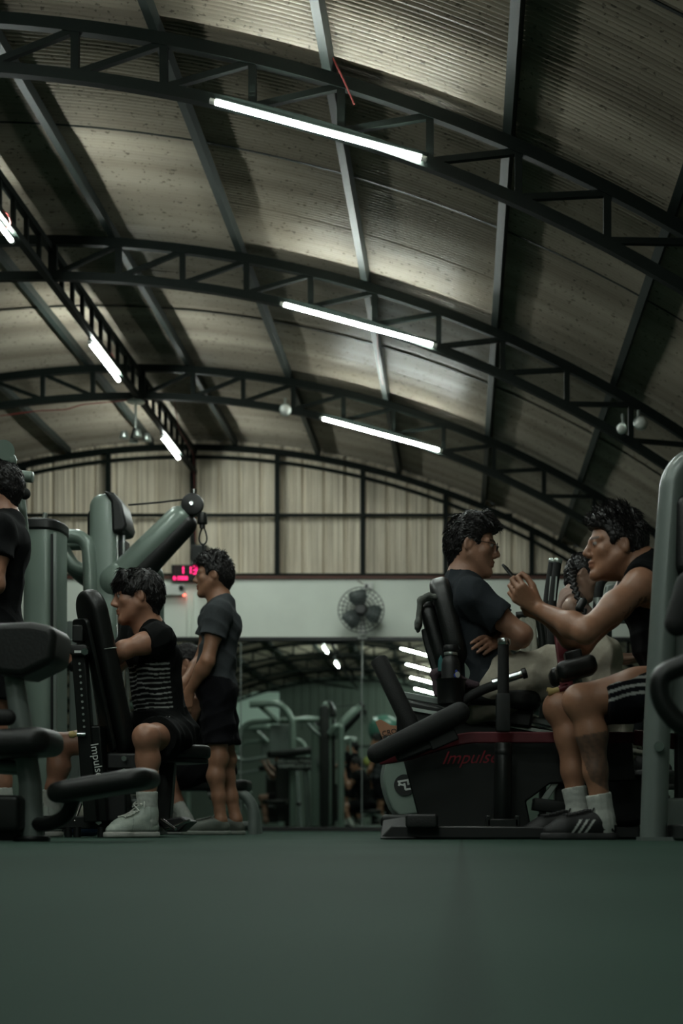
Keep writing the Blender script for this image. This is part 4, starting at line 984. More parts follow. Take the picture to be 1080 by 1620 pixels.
# ---- two more gym-goers, left of the frame, whom only the mirror shows
def mirror_people():
    x0, Y = -2.2, 5.3
    Jp = dict(nb=(x0+.05, Y, 1.02), pel=(x0+.14, Y, .52), sL=(x0+.02, Y-.16, .96), sR=(x0+.02, Y+.16, .96), eL=(x0-.12, Y-.2, .72), wL=(x0-.34, Y-.14, .74), eR=(x0-.12, Y+.2, .72), wR=(x0-.34, Y+.14, .76),
              hL=(x0+.12, Y-.08, .50), hR=(x0+.12, Y+.08, .50), kL=(x0-.28, Y-.11, .50), kR=(x0-.28, Y+.11, .48), aL=(x0-.16, Y-.11, .09), aR=(x0-.14, Y+.11, .09), tL=(x0-.28, Y-.11, .03), tR=(x0-.26, Y+.11, .03))
    p = Person(Jp, (x0, Y, 1.16), (-.95, 0, -.3), (-.3, 0, .95), (.36, .22, .16), .95, .009, .9, True)
    t = person('person', 'person in black tank top sitting down, seen only in the mirror near the orange card', V(x0, Y, 0), 'people seen in the mirror')
    p.body(t, [dict(sd='L', d=(-1, 0, 0), n=(0, 0, -1)), dict(sd='R', d=(-1, 0, 0), n=(0, 0, -1))]); p.shirt(t, (0.0064, 0.0064, 0.0064), infl=.010, name='tank_top', tank=True, seed=81); p.shorts(t, (0.0070, 0.0070, 0.0070), .5, .012, seed=82); p.hairdo(t, 'plain')
    tag(ob('flat_bench', MB().pad((x0+.2, Y, .40), (1, 0, 0), (0, 1, 0), .45, .28, .07, .05, .02).box((x0+.2, Y, .2), (.08, .08, .36)).box((x0+.2, Y, .025), (.4, .3, .05)), 'vinyl', loc=(x0+.2, Y, 0)), 'low black bench under the tank top person in the mirror', 'bench')
    x0, Y = -3.35, 6.6
    Jp = dict(nb=(x0, Y, 1.18), pel=(x0+.06, Y, .62), sL=(x0+.0, Y-.19, 1.12), sR=(x0, Y+.19, 1.12), eL=(x0-.2, Y-.25, .98), wL=(x0-.34, Y-.2, 1.2), eR=(x0+.02, Y+.36, .95), wR=(x0-.2, Y+.36, 1.22),
              hL=(x0+.05, Y-.09, .60), hR=(x0+.05, Y+.09, .60), kL=(x0-.36, Y-.12, .60), kR=(x0-.36, Y+.12, .60), aL=(x0-.3, Y-.12, .17), aR=(x0-.3, Y+.12, .17), tL=(x0-.42, Y-.12, .1), tR=(x0-.42, Y+.12, .1))
    p = Person(Jp, (x0-.02, Y, 1.33), (-1, 0, -.05), (0, 0, 1), (.30, .17, .12), 1, .009)
    t = person('person', 'person in black seated with raised forearms, seen only in the mirror among grey frames', V(x0, Y, 0), 'people seen in the mirror')
    p.body(t, [dict(sd='L', d=(-.2, 0, 1), n=(-1, 0, 0), curl=(1, 1, .7)), dict(sd='R', d=(-.2, 0, 1), n=(-1, 0, 0), curl=(1, 1, .7))]); p.shirt(t, (0.0064, 0.0064, 0.0064), .4, seed=91); p.shorts(t, (0.0070, 0.0070, 0.0070), .7, seed=92); p.hairdo(t, 'plain')
    tag(ob('flat_bench', MB().pad((x0+.1, Y, .48), (1, 0, 0), (0, 1, 0), .5, .32, .07, .05, .02).box((x0+.1, Y, .24), (.08, .08, .44)).box((x0+.1, Y, .025), (.6, .3, .05)), 'vinyl', loc=(x0+.1, Y, 0)), 'taller black bench under the person with raised forearms in the mirror', 'bench')
for fn in (left_man, seated_striped, standing_grey, bench_man, glasses_man, phone_man, braid_woman, mirror_people):
    if not os.environ.get('NO_PEOPLE'): fn()
# ------------------------------------------------------------------ machines, left side
Z3 = (0, 0, 1)
def cable_machine():
    Y = 9.1
    t = thing('cable_machine', V(P(170, 1300, Y).x, Y, 0), 'tall green cable machine with a raised pulley arm behind the seated man', 'gym machine')
    top = P(166, 785, Y); x = P(168, 0, Y).x
    # column: flat-sided, round-topped
    ob('column', MB().pad((x, Y, top.z/2+.02), (1, 0, 0), (0, 0, 1), .175, top.z-.04, .20, .087, .035), 'green', t)
    xb = P(152, 0, Y).x
    ob('column_back_cover', MB().pad((xb+.03, Y+.05, top.z/2-.01), (1, 0, 0), (0, 0, 1), .165, top.z-.10, .16, .08, .02), 'black', t)
    # hood on the right of the column
    hz0, hz1 = P(0, 846, Y).z, P(0, 784, Y).z
    o = [(P(170, 0, Y).x, hz1+.006), (P(186, 0, Y).x, hz1-.005), (P(199, 0, Y).x, P(0, 802, Y).z), (P(207, 0, Y).x, P(0, 836, Y).z), (P(203, 0, Y).x, hz0), (P(184, 0, Y).x, hz0-.01), (P(182, 0, Y).x, P(0, 800, Y).z)]
    ob('hood', MB().prism([(a, Y-.12, z) for a, z in o], (0, .26, 0)), 'black', t, bevel=.018)
    ob('guide_slot', MB().box((P(193, 0, Y).x, Y, P(0, 862, Y).z/2+.05), (.075, .12, P(0, 846, Y).z-.12)), 'metal', t, bevel=.01)
    for px in (190, 200):
        ob('guide_rod', MB().cyl((P(px, 0, Y).x, Y-.075, .15), (P(px, 0, Y).x, Y-.075, hz0-.02), .010, n=10), 'chrome', t)
    wp = MB()
    for i in range(12): wp.box((P(197, 0, Y).x, Y-.02, .18+.052*i), (.13, .14, .047))
    ob('weight_stack', wp, 'black', t, bevel=.004)
    # arm
    a, b = P(188, 915, Y-.05), P(283, 822, Y-.05); d = nrm(b-a); pp = d.cross(V(0, 1, 0)).normalized()
    if pp.z < 0: pp = -pp
    arm = ob('pulley_arm', MB().cap(a, b, .092, .086, rz=1.0), 'green', t)
    ob('arm_under_cover', MB().cap(a-pp*.07+d*.10+V(0, .0, 0), b-pp*.052+d*.01, .078, .070), 'black', arm)
    ob('arm_joint_cover', MB().cap(a-d*.03, a+d*.02, .105, .10), 'green', arm)
    e = P(306, 800, Y-.05)
    ob('pulley_bracket', MB().bar(b+d*.02, e, .05, .11, up=(0, 0, 1)), 'green', arm, bevel=.008)
    pu = MB().cyl(e+V(0, -.055, 0), e+V(0, -.012, 0), .070, n=32, bev=.008)
    pu2 = ob('pulley_wheel', pu, 'black', t); ob('axle_bolt', MB().cyl(e+V(0, -.075, 0), e+V(0, -.05, 0), .014, n=6), 'chrome', pu2)
    ob('eye_bolt', MB().cyl(P(307, 781, Y-.09), P(307, 774, Y-.09), .016), 'chrome', t)
    ob('cable', MB().sweep([P(203, 799, Y-.08), P(250, 795, Y-.08), P(300, 789, Y-.08)], .006, 6), 'black', t)
    s = P(320, 822, Y-.09)
    ob('cable_stopper', MB().cyl(s+V(0, 0, .045), s+V(0, 0, -.03), .026, .032, bev=.008).cyl(s+V(0, 0, -.03), s+V(0, 0, -.055), .018), 'black', t)
    c = P(321, 847, Y-.09); mb = MB(); pts = []
    for i in range(28):
        u = 2*math.pi*i/28; pts.append(c+V((.022+.012*-math.sin(u))*math.cos(u), .002*math.sin(3*u), .056*math.sin(u)))
    ob('carabiner', mb.sweep(pts, .0052, 8, closed=True), 'metal', t)
    ob('hanging_link', MB().cyl(c+V(0, 0, -.058), c+V(0, 0, -.11), .006), 'metal', t)
    # second upright on the right (rounded loop) and bent frame tubes on the left
    ob('rear_loop', MB().sweep(fillet([P(246, 1312, Y+.25), P(246, 903, Y+.25), P(222, 903, Y+.25), P(196, 930, Y+.2)], .16, 8), .056, 16), 'green', t)
    ob('bent_tube', MB().sweep(fillet([P(60, 848, Y-.1), P(138, 848, Y-.1), P(143, 900, Y-.1), P(143, 960, Y-.1)], .17, 8), .045, 14), 'green', t)
    ob('bent_tube', MB().sweep(fillet([P(60, 862, Y+.05), P(140, 862, Y+.05)], .1), .035, 14), 'green', t)
    ob('bent_tube', MB().sweep(fillet([P(98, 865, Y-.05), P(118, 900, Y-.05), P(150, 902, Y-.05)], .13, 8), .042, 14), 'green', t)
    ob('bent_tube', MB().sweep(fillet([P(98, 882, Y+.1), P(122, 912, Y+.1), P(150, 930, Y+.1)], .13, 8), .032, 12), 'grey', t)
    ob('base_frame', MB().bar(P(100, 1310, Y), P(260, 1310, Y), .12, .05).bar(V(x, Y-.5, .025), V(x, Y+.5, .025), .1, .05), 'black', t, bevel=.008)
    # cam disc and its stay, in front of the shroud
    c = P(112, 1015, Y-.4)
    ob('cam_disc', MB().cyl(c+V(0, -.02, 0), c+V(0, .02, 0), .125, n=36, bev=.01), 'grey', t)
    ob('cam_stay', MB().bar(P(119, 1012, Y-.42), P(119, 1300, Y-.42), .06, .06), 'grey', t, bevel=.008)
cable_machine()
def shroud():
    Y = 8.5
    cx = P(72, 0, Y).x; r = .112; zt = P(0, 838, Y).z
    t = thing('weight_shroud', V(cx, Y, 0), 'green rounded weight stack cover with a black top cap, left of the cable machine', 'weight cover')
    def half(rx, ry, z0, z1):
        o = [(cx+rx*math.copysign(abs(math.cos(u))**.55, math.cos(u)), Y-ry*math.copysign(abs(math.sin(u))**.8, math.sin(u))) for u in np.linspace(0, 2*math.pi, 48, endpoint=False)]
        return MB().prism([(a, b, z0) for a, b in o], (0, 0, z1-z0))
    ob('cover', half(.112, .16, .05, zt), 'green', t)
    ob('top_cap', half(.122, .175, zt-.03, zt+.035), 'black', t, bevel=.012)
    ob('cap_lug', MB().box((cx-.055, Y, zt+.05), (.06, .06, .04)), 'black', t, bevel=.01)
    ob('pin', MB().cyl((cx-.02, Y, zt+.02), (cx+.0, Y, zt+.10), .014), 'silver', t)
    ob('side_rail', MB().box((cx+.102, Y-.155, zt/2), (.016, .02, zt-.1)), 'silver', t)
    ob('side_slot', MB().box((cx+.085, Y-.162, zt/2), (.012, .015, zt-.12)), 'black', t)
    ob('foot', MB().box((cx, Y, .03), (.32, .4, .06)), 'black', t, bevel=.01)
shroud()
def row_machine():
    # tilted chest pad between the seated man and the post; its face looks at his chest
    t = thing('row_machine', V(P(190, 1300, 6.5).x, 6.5, 0), 'black row machine with a tall tilted chest pad and perforated post', 'gym machine')
    g = nrm(V(.77, .64, 0)); rt = V(-.62, .78, 0)
    top, bot = P(131, 945, 6.36), P(184, 1190, 6.52); up = nrm(top-bot); L = (top-bot).length
    rt = (rt-up*rt.dot(up)).normalized(); nn = rt.cross(up)
    if nn.x < 0: nn = -nn
    c = (top+bot)/2
    pad = ob('chest_pad', MB().pad(c+nn*.03, rt, up, .205, L+.06, .080, .100, .03), 'vinyl', t)
    c2 = c-nn*.035-up*.03
    ob('pad_plate', MB().pad(c2-up*.01, rt, up, .15, L-.10, .02, .03, .006), 'metal', pad)
    ob('pad_seam', MB().sweep([c+nn*.0-rt*.1035+up*.12, c+nn*.06-rt*.1035+up*.115], .003, 6), 'silver', pad)
    for q in (.26, -.22):
        b_ = c2+up*q-nn*.012
        ob('bolt', MB().cyl(b_, b_-nn*.016, .014, n=6), 'chrome', pad)
    ob('back_bracket', MB().box(c2+up*.23-nn*.02, (.05, .05, .075)), 'metal', t, bevel=.006)
    # perforated adjusting post
    a, b = P(126, 1030, 6.34), P(146, 1300, 6.42)
    post = ob('adjusting_post', MB().bar(a, b, .062, .062, up=(0, 1, 0)), 'metal', t, bevel=.006)
    d = nrm(b-a); mb = MB()
    for i in range(11):
        q = a+d*(.06+.028*i)+V(.004, -.033, 0); mb.cyl(q, q+V(0, -.003, 0), .0055, n=8)
    ob('holes', mb, 'silver', post)
    ob('post_side_rail', MB().bar(P(136, 1042, 6.38), P(151, 1148, 6.42), .030, .03, up=(0, 1, 0)), 'silver', t, bevel=.004)
    cl = P(128, 1030, 6.33)
    col = ob('clamp', MB().pad(cl, (1, 0, 0), (0, 0, 1), .085, .05, .09, .02, .008), 'black', t)
    ob('clamp_bolt', MB().cyl(P(134, 1031, 6.285), P(134, 1031, 6.27), .016, n=6), 'chrome', col)
    ob('clamp_mark', MB().box(P(123, 1031, 6.283), (.030, .003, .011)), 'whitep', col)
    bx = (P(133, 1150, 6.36), P(158, 1148, 6.36), P(170, 1300, 6.42), P(138, 1300, 6.42))
    ob('upright_cover', MB().prism([bx[0], bx[1], bx[2], bx[3]], (0, .10, 0)), 'metal', t, bevel=.006)
    text('lettering', 'Impulse', 'whitep', t, P(153, 1203, 6.352), P(160, 1240, 6.36)-P(150, 1180, 6.36), (1, 0, .2), .050, .001)
    kn = P(118, 1162, 6.33)
    kb = ob('pull_knob', MB().sweep([kn+V(-.026, 0, 0), kn+V(-.022, 0, 0), kn+V(-.004, 0, 0), kn+V(.004, 0, 0), kn+V(.014, 0, 0)], [.006, .015, .017, .011, .009], 16), 'yellow', t)
    ob('knob_stem', MB().cyl(kn+V(.012, 0, 0), kn+V(.05, .0, 0), .010), 'chrome', kb)
    # seat with its post
    s = P(266, 1190, 6.66)
    seat = ob('seat', MB().pad(s, g, (-.64, .77, 0), .34, .30, .065, .07, .022), 'vinyl', t)
    ob('seat_trim', MB().pad(s-V(0, 0, .042), g, (-.64, .77, 0), .32, .27, .022, .06, .005), 'metal', seat)
    ob('seat_post', MB().bar(s-V(0, 0, .05), V(s.x-.02, s.y-.02, .05), .07, .07), 'metal', t, bevel=.006)
    for q in (1195, 1215): ob('adjuster_bolt', MB().cyl(P(196, q+5, 6.40), P(196, q+5, 6.385), .013, n=6), 'chrome', t)
    ob('seat_slide', MB().box(P(200, 1205, 6.47), (.16, .1, .075)), 'black', t, bevel=.01)
    ob('lower_roll', MB().cyl(P(186, 1268, 6.62), P(232, 1268, 6.62), .032, bev=.008), 'grey', t)
    ob('front_column', MB().bar(P(182, 1210, 6.5), P(186, 1300, 6.5), .11, .10, up=(0, 1, 0)), 'black', t, bevel=.008)
    fr = MB().bar(P(60, 1301, 6.45), P(245, 1301, 6.55), .07, .06).bar(P(60, 1314, 6.4), P(60, 1314, 6.8), .06, .04).bar(P(240, 1314, 6.3), P(255, 1314, 7.1), .06, .04)
    ob('base_frame', fr, 'metal', t, bevel=.006)
    for px in (108, 122, 160, 205, 226): ob('frame_foot', MB().cyl(P(px, 1308, 6.45), V(P(px, 0, 6.45).x, 6.45, .0), .017), 'black', t)
    ob('frame_bolt', MB().cyl(P(156, 1300, 6.44), P(156, 1300, 6.425), .015, n=6), 'chrome', t)
    for a, b in (((128, 1272), (118, 1300)), ((255, 1296), (278, 1312)), ((262, 1312), (300, 1298))):
        ob('lever_rod', MB().cyl(P(*a, 6.5), P(*b, 6.45), .007), 'chrome', t)
    ob('foot_plate', MB().prism([P(248, 1298, 6.6), P(285, 1292, 6.6), P(300, 1300, 6.6), P(282, 1316, 6.6), P(262, 1316, 6.6)], (0, .2, 0)), 'black', t, bevel=.006)
row_machine()
def bench():
    Y = 9.15
    t = thing('padded_bench', V(P(340, 1300, Y).x, Y, 0), 'black padded bench with a bent grey tube leg behind the standing man', 'bench')
    a, b = P(290, 1243, Y), P(388, 1243, Y)
    ob('seat_pad', MB().pad((a+b)/2, (1, 0, 0), (0, 1, 0), (b-a).length+.06, .30, .07, .06, .022), 'vinyl', t)
    ob('bent_leg', MB().sweep(fillet([P(330, 1258, Y-.1), P(368, 1246, Y-.1), P(400, 1268, Y-.1), V(P(404, 0, Y).x, Y-.1, .0)], .2, 10), .034, 16), 'grey', t)
    ob('bent_leg', MB().sweep(fillet([P(330, 1258, Y+.1), P(368, 1246, Y+.1), P(400, 1268, Y+.1), V(P(404, 0, Y).x, Y+.1, .0)], .2, 10), .034, 16), 'grey', t)
    ob('front_leg', MB().sweep([P(276, 1250, Y+.05), V(P(296, 0, Y).x, Y+.05, 0)], .028, 14), 'grey', t)
    ob('floor_tube', MB().sweep([P(296, 1306, Y+.12), P(400, 1306, Y+.12)], .028, 14), 'grey', t)
bench()
def foreground_left():
    Y = 4.55
    t = thing('leg_machine', V(P(48, 1330, Y).x, Y, 0), 'blurred machine in the left foreground with black pads on a grey post', 'gym machine')
    ob('post', MB().sweep([P(22, 1070, Y), P(34, 1150, Y), P(48, 1240, Y), V(P(50, 0, Y).x, Y, .01)], [.030, .034, .036, .040], 18), 'grey', t)
    ob('post_foot', MB().cyl(V(P(50, 0, Y).x, Y, 0), V(P(50, 0, Y).x, Y, .018), .058, bev=.005), 'black', t)
    o = [P(-30, 993, Y), P(60, 989, Y), P(96, 996, Y), P(100, 1012, Y), P(96, 1052, Y), P(48, 1075, Y), P(14, 1072, Y), P(-30, 1040, Y)]
    ob('back_pad', MB().prism([p+V(0, -.09, 0) for p in o], (0, .2, 0)), 'vinyl', t, bevel=.022)
    ob('seat_pad', MB().pad(P(15, 1178, Y-.05), P(80, 1172, Y)-P(-40, 1180, Y), (0, 1, 0), .30, .26, .085, .06, .035), 'vinyl', t)
    ob('roller', MB().cap(P(-20, 1135, Y-.1), P(12, 1135, Y-.1), .026), 'foam', t)
    ob('thigh_pad', MB().pad(P(165, 1243, Y-.15), P(240, 1226, Y)-P(90, 1252, Y), (0, 1, 0), .325, .24, .062, .07, .028), 'vinyl', t)
    ob('pad_arm', MB().sweep(fillet([P(118, 1255, Y-.1), P(108, 1290, Y-.08), P(78, 1305, Y-.05), P(48, 1303, Y)], .06, 8), .023, 14), 'metal', t)
    ob('counterweight', MB().pad(P(0, 1287, Y-.02), (1, 0, 0), (0, 0, 1), .17, .115, .16, .02, .015), 'metal', t)
    ob('cross_tube', MB().sweep([P(-60, 1210, Y+.1), P(40, 1215, Y)], .024, 12), 'grey', t)
    ob('floor_bar', MB().bar(V(P(50, 0, Y).x, Y, .02), V(P(-120, 0, Y).x, Y, .02), .06, .035), 'black', t, bevel=.005)
    Y = 6.15
    t = thing('pulldown_machine', V(P(20, 1300, Y).x-.1, Y, 0), 'green machine head with a stub tube above the man at the left edge', 'gym machine')
    ob('upright', MB().sweep(fillet([V(P(-30, 0, 6.7).x, 6.7, 0), P(-30, 780, 6.7), P(-22, 720, 6.4), P(8, 712, 6.25)], .2, 8), .045, 16), 'green', t)
    ob('head_cover', MB().cap(P(-20, 716, 6.3), P(12, 728, 6.3), .045, .040), 'green', t)
    ob('stub_tube', MB().cyl(P(22, 752, 6.55), P(52, 755, 6.55), .026, bev=.004), 'green', t)
    ob('end_ball', MB().sphere(P(39, 781, 6.55), .027), 'foam', t)
    ob('brace', MB().cyl(P(30, 760, 6.7), P(40, 850, 6.7), .02), 'green', t)
foreground_left()
tag(ob('gym_bag', MB().pad(P(134, 1300, 7.3), (1, 0, 0), (0, 0, 1), .16, .15, .14, .05, .04), mat('bag_blue', (.03, .06, .14), .8), loc=P(134, 1313, 7.3)), 'small blue bag on the floor behind the base of the row machine', 'bag')
tag(ob('towel', MB().pad(P(124, 1290, 7.0), (1, 0, .4), (0, 0, 1), .09, .10, .1, .04, .03), 'cream', loc=P(122, 1300, 7.0)), 'crumpled white towel beside the far leg of the seated man', 'towel')

# ------------------------------------------------------------------ machines, right side
def foreground_right():
    Y = 4.85
    t = thing('press_machine', V(P(1045, 1330, Y).x, Y, 0), 'grey green machine frame in the right foreground with a curved upright', 'gym machine')
    ob('upright', MB().sweep(fillet([V(P(1033, 0, Y).x, Y, 0), P(1040, 1120, Y), P(1056, 860, Y), P(1066, 745, Y), P(1120, 716, Y), P(1190, 730, Y)], .15, 8), .046, 20), 'grey', t)
    ob('inner_tube', MB().sweep(fillet([P(1074, 1000, Y+.12), P(1078, 800, Y+.12), P(1092, 745, Y+.12), P(1150, 740, Y+.12)], .1, 8), .018, 12), 'grey', t)
    ob('side_plate', MB().prism([P(1046, 1010, Y+.05), P(1052, 960, Y+.05), P(1090, 900, Y+.05), P(1120, 900, Y+.05), P(1120, 1120, Y+.05), P(1050, 1140, Y+.05)], (0, .03, 0)), 'grey', t, bevel=.01)
    ob('pivot_pad', MB().pad(P(1085, 850, Y), (1, 0, 0), (0, 0, 1), .085, .27, .12, .035, .03), 'vinyl', t)
    h = ob('curved_handle', MB().sweep(fillet([P(1100, 1045, 3.6), P(1042, 1068, 3.6), P(1044, 1110, 3.6), P(1076, 1150, 3.6), P(1120, 1150, 3.6)], .08, 8), .026, 16), 'metal', t)
    ob('handle_grip', MB().cap(P(1072, 985, 3.75), P(1090, 925, 3.75), .036), 'foam', t)
    ob('handle_arm', MB().sweep([P(1090, 930, 3.75), P(1130, 930, 4.3), P(1120, 930, Y)], .022, 12), 'metal', t)
    ob('handle_arm', MB().sweep([P(1110, 1150, 3.6), P(1140, 1120, 4.2), P(1115, 1100, Y)], .022, 12), 'metal', t)
    ob('pivot_bolt', MB().cyl(P(1042, 1181, Y-.05), P(1042, 1181, Y-.07), .017), 'chrome', t)
    ob('stack_cover', MB().pad(P(1066, 1292, Y+.3), (1, 0, 0), (0, 0, 1), .14, .13, .2, .02, .012), 'grey', t)
    ob('floor_plate', MB().box((P(1050, 0, Y).x, Y, .006), (.17, .16, .012)), 'grey', t)
    ob('base_bar', MB().bar(V(P(1075, 0, Y).x, Y-.3, .03), V(P(1075, 0, Y).x, Y+.8, .03), .07, .05), 'black', t, bevel=.006)
foreground_right()
def red_machine():
    Y = 5.55
    t = thing('leg_curl_machine', V(P(760, 1320, Y).x, Y, 0), 'black and red machine with foam roller bars, dark side panel and red script', 'gym machine')
    # main red beam: horizontal then bending down to the left
    pts = fillet([P(1015, 1167, Y), P(735, 1167, Y), P(690, 1180, Y), P(640, 1196, Y), P(600, 1202, Y)], .12, 8)
    ob('red_beam', MB().sweep(pts, [.030]*len(pts), 4, up=(0, .7, .7)), 'red', t, smooth=False, bevel=.004)
    a, b = P(596, 1192, Y-.12), P(726, 1128, Y-.12)
    ob('foam_roller', MB().cap(a, b, .038, .042), 'foam', t)
    ob('roller_bracket', MB().bar(P(625, 1195, Y-.06), P(690, 1170, Y-.06), .05, .06), 'black', t, bevel=.008)
    ob('bracket_tab', MB().bar(P(680, 1178, Y-.09), P(722, 1160, Y-.09), .03, .05), 'metal', t, bevel=.004)
    a, b = P(598, 1042, Y+.05), P(655, 1160, Y-.02)
    ob('foam_handle', MB().cyl(a, b, .0345, .035, n=24, bev=.01), 'foam', t)
    # adjusting post in front
    px = P(795, 0, Y-.2)
    post = ob('upright_post', MB().cyl(P(796, 1175, Y-.12), V(px.x, Y-.12, .045), .034, bev=.006), 'metal', t)
    ob('post_sleeve', MB().pad(P(795.5, 1128, Y-.12), (1, 0, 0), (0, 0, 1), .056, .145, .06, .008, .004), 'metal', t)
    gr = ob('post_grip', MB().cyl(P(796, 1020, Y-.12), P(796, 1112, Y-.12), .021, .023, n=20), 'foam', t)
    ob('post_cap', MB().cyl(P(797, 1021, Y-.12), P(797, 1010, Y-.12), .025, n=20, bev=.005), 'chrome', gr)
    ob('post_ball', MB().sphere(P(796, 1190, Y-.12), .036), 'black', t)
    fk = MB().bar(P(772, 1308, Y-.2), P(772, 1290, Y-.2), .02, .05).bar(P(818, 1308, Y-.2), P(818, 1290, Y-.2), .02, .05).bar(P(770, 1305, Y-.2), P(820, 1305, Y-.2), .05, .045)
    ob('post_yoke', fk, 'metal', t, bevel=.004)
    # dark side panel
    o = [P(637, 1200, Y+.12), P(660, 1196, Y+.12), P(720, 1174, Y+.12), P(1000, 1172, Y+.12), P(1005, 1235, Y+.12), P(870, 1240, Y+.12), P(832, 1268, Y+.12), P(842, 1318, Y+.12), P(668, 1318, Y+.12)]
    pn = ob('side_panel', MB().prism(o, (0, .05, 0)), 'metal', t, bevel=.006)
    text('script_lettering', 'Impulse', 'redline', t, P(742, 1199, Y+.118), (1, 0, .03), (0, 0, 1), .072, .001, shear=.45)
    # base
    ob('base_beam', MB().prism([P(600, 1327, Y-.25), P(618, 1306, Y-.25), P(870, 1308, Y-.25), P(1012, 1308, Y-.25), P(1012, 1327, Y-.25)], (0, .36, 0)), 'black', t, bevel=.006)
    ob('base_block', MB().pad(P(667, 1299, Y-.28), (1, 0, 0), (0, 0, 1), .118, .052, .1, .012, .008), 'vinyl', t)
    ob('base_toe', MB().prism([P(600, 1326, Y-.3), P(605, 1298, Y+.3), P(640, 1292, Y+.3), P(660, 1326, Y-.3)], (0, .1, 0)), 'foam', t, bevel=.006)
    # right-hand column with knee pads in front of the phone man
    ob('red_column', MB().bar(P(886, 1000, Y+.05), P(906, 1168, Y), .05, .05, up=(0, 1, 0)), 'red', t, bevel=.005)
    ob('pad_hub', MB().box(P(906, 1038, Y-.1), (.065, .09, .04), Matrix.Rotation(-.2, 3, 'Y')), 'black', t, bevel=.008)
    ob('knee_pad', MB().pad(P(911, 1058, Y-.16), (.97, 0, .25), (0, 1, 0), .155, .14, .075, .03, .028), 'vinyl', t)
    ob('knee_pad', MB().pad(P(893, 1068, Y+.14), (.97, 0, .25), (0, 1, 0), .125, .12, .075, .03, .028), 'vinyl', t)
    kn = P(872, 1094, Y-.16)
    k_ = ob('pull_knob', MB().sweep([kn+V(-.016, 0, -.002), kn+V(-.014, 0, 0), kn+V(-.004, 0, 0), kn+V(.006, 0, .001), kn+V(.03, 0, .008)], [.006, .016, .016, .0115, .011], 16), 'yellow', t)
    ob('knob_stem', MB().cyl(kn+V(.028, 0, .008), kn+V(.062, 0, .018), .013), 'red', k_)
    ob('lever_rod', MB().cyl(P(903, 1010, Y-.05), P(909, 1030, Y-.08), .004).cyl(P(917, 1070, Y-.12), P(921, 1086, Y-.12), .004), 'chrome', t)
    # seat the phone man sits on
    ob('seat', MB().pad(P(1085, 1125, 5.3), (1, 0, 0), (0, 1, 0), .32, .34, .07, .06, .025), 'vinyl', t)
    ob('seat_post', MB().bar(P(1085, 1135, 5.3), V(P(1085, 0, 5.3).x, 5.3, .05), .08, .08), 'metal', t, bevel=.006)
    ob('seat_link', MB().bar(P(1008, 1167, Y), P(1090, 1175, 5.35), .05, .06), 'red', t, bevel=.004)
    ob('side_rod', MB().cyl(P(968, 1182, Y+.2), P(1016, 1192, Y+.2), .013), 'cream', t)
red_machine()
def floor_pedals():
    Y = 5.7
    t = thing('pedal_unit', V(P(880, 1320, Y).x, Y, 0), 'small black pedal frame on the floor behind the phone man\'s shoes', 'pedal')
    ob('pedal_plate', MB().pad(P(875, 1276, Y-.03), (1, 0, -.12), (0, 1, 0), .17, .12, .05, .01, .006), 'metal', t)
    ob('crank', MB().bar(P(852, 1278, Y), P(880, 1236, Y), .025, .02, up=(0, 1, 0)), 'silver', t, bevel=.003)
    ob('crank', MB().bar(P(856, 1232, Y), P(878, 1230, Y), .02, .012, up=(0, 1, 0)), 'silver', t, bevel=.003)
    ob('upright', MB().bar(P(888, 1200, Y+.06), P(888, 1310, Y+.06), .055, .055, up=(0, 1, 0)), 'black', t, bevel=.004)
    ob('pedal_foot', MB().bar(P(862, 1288, Y), V(P(862, 0, Y).x, Y, .0), .06, .06, up=(0, 1, 0)), 'black', t, bevel=.004)
    ob('white_mark', MB().box(P(896, 1219, Y+.028), (.012, .003, .026)), 'whitep', t)
floor_pedals()
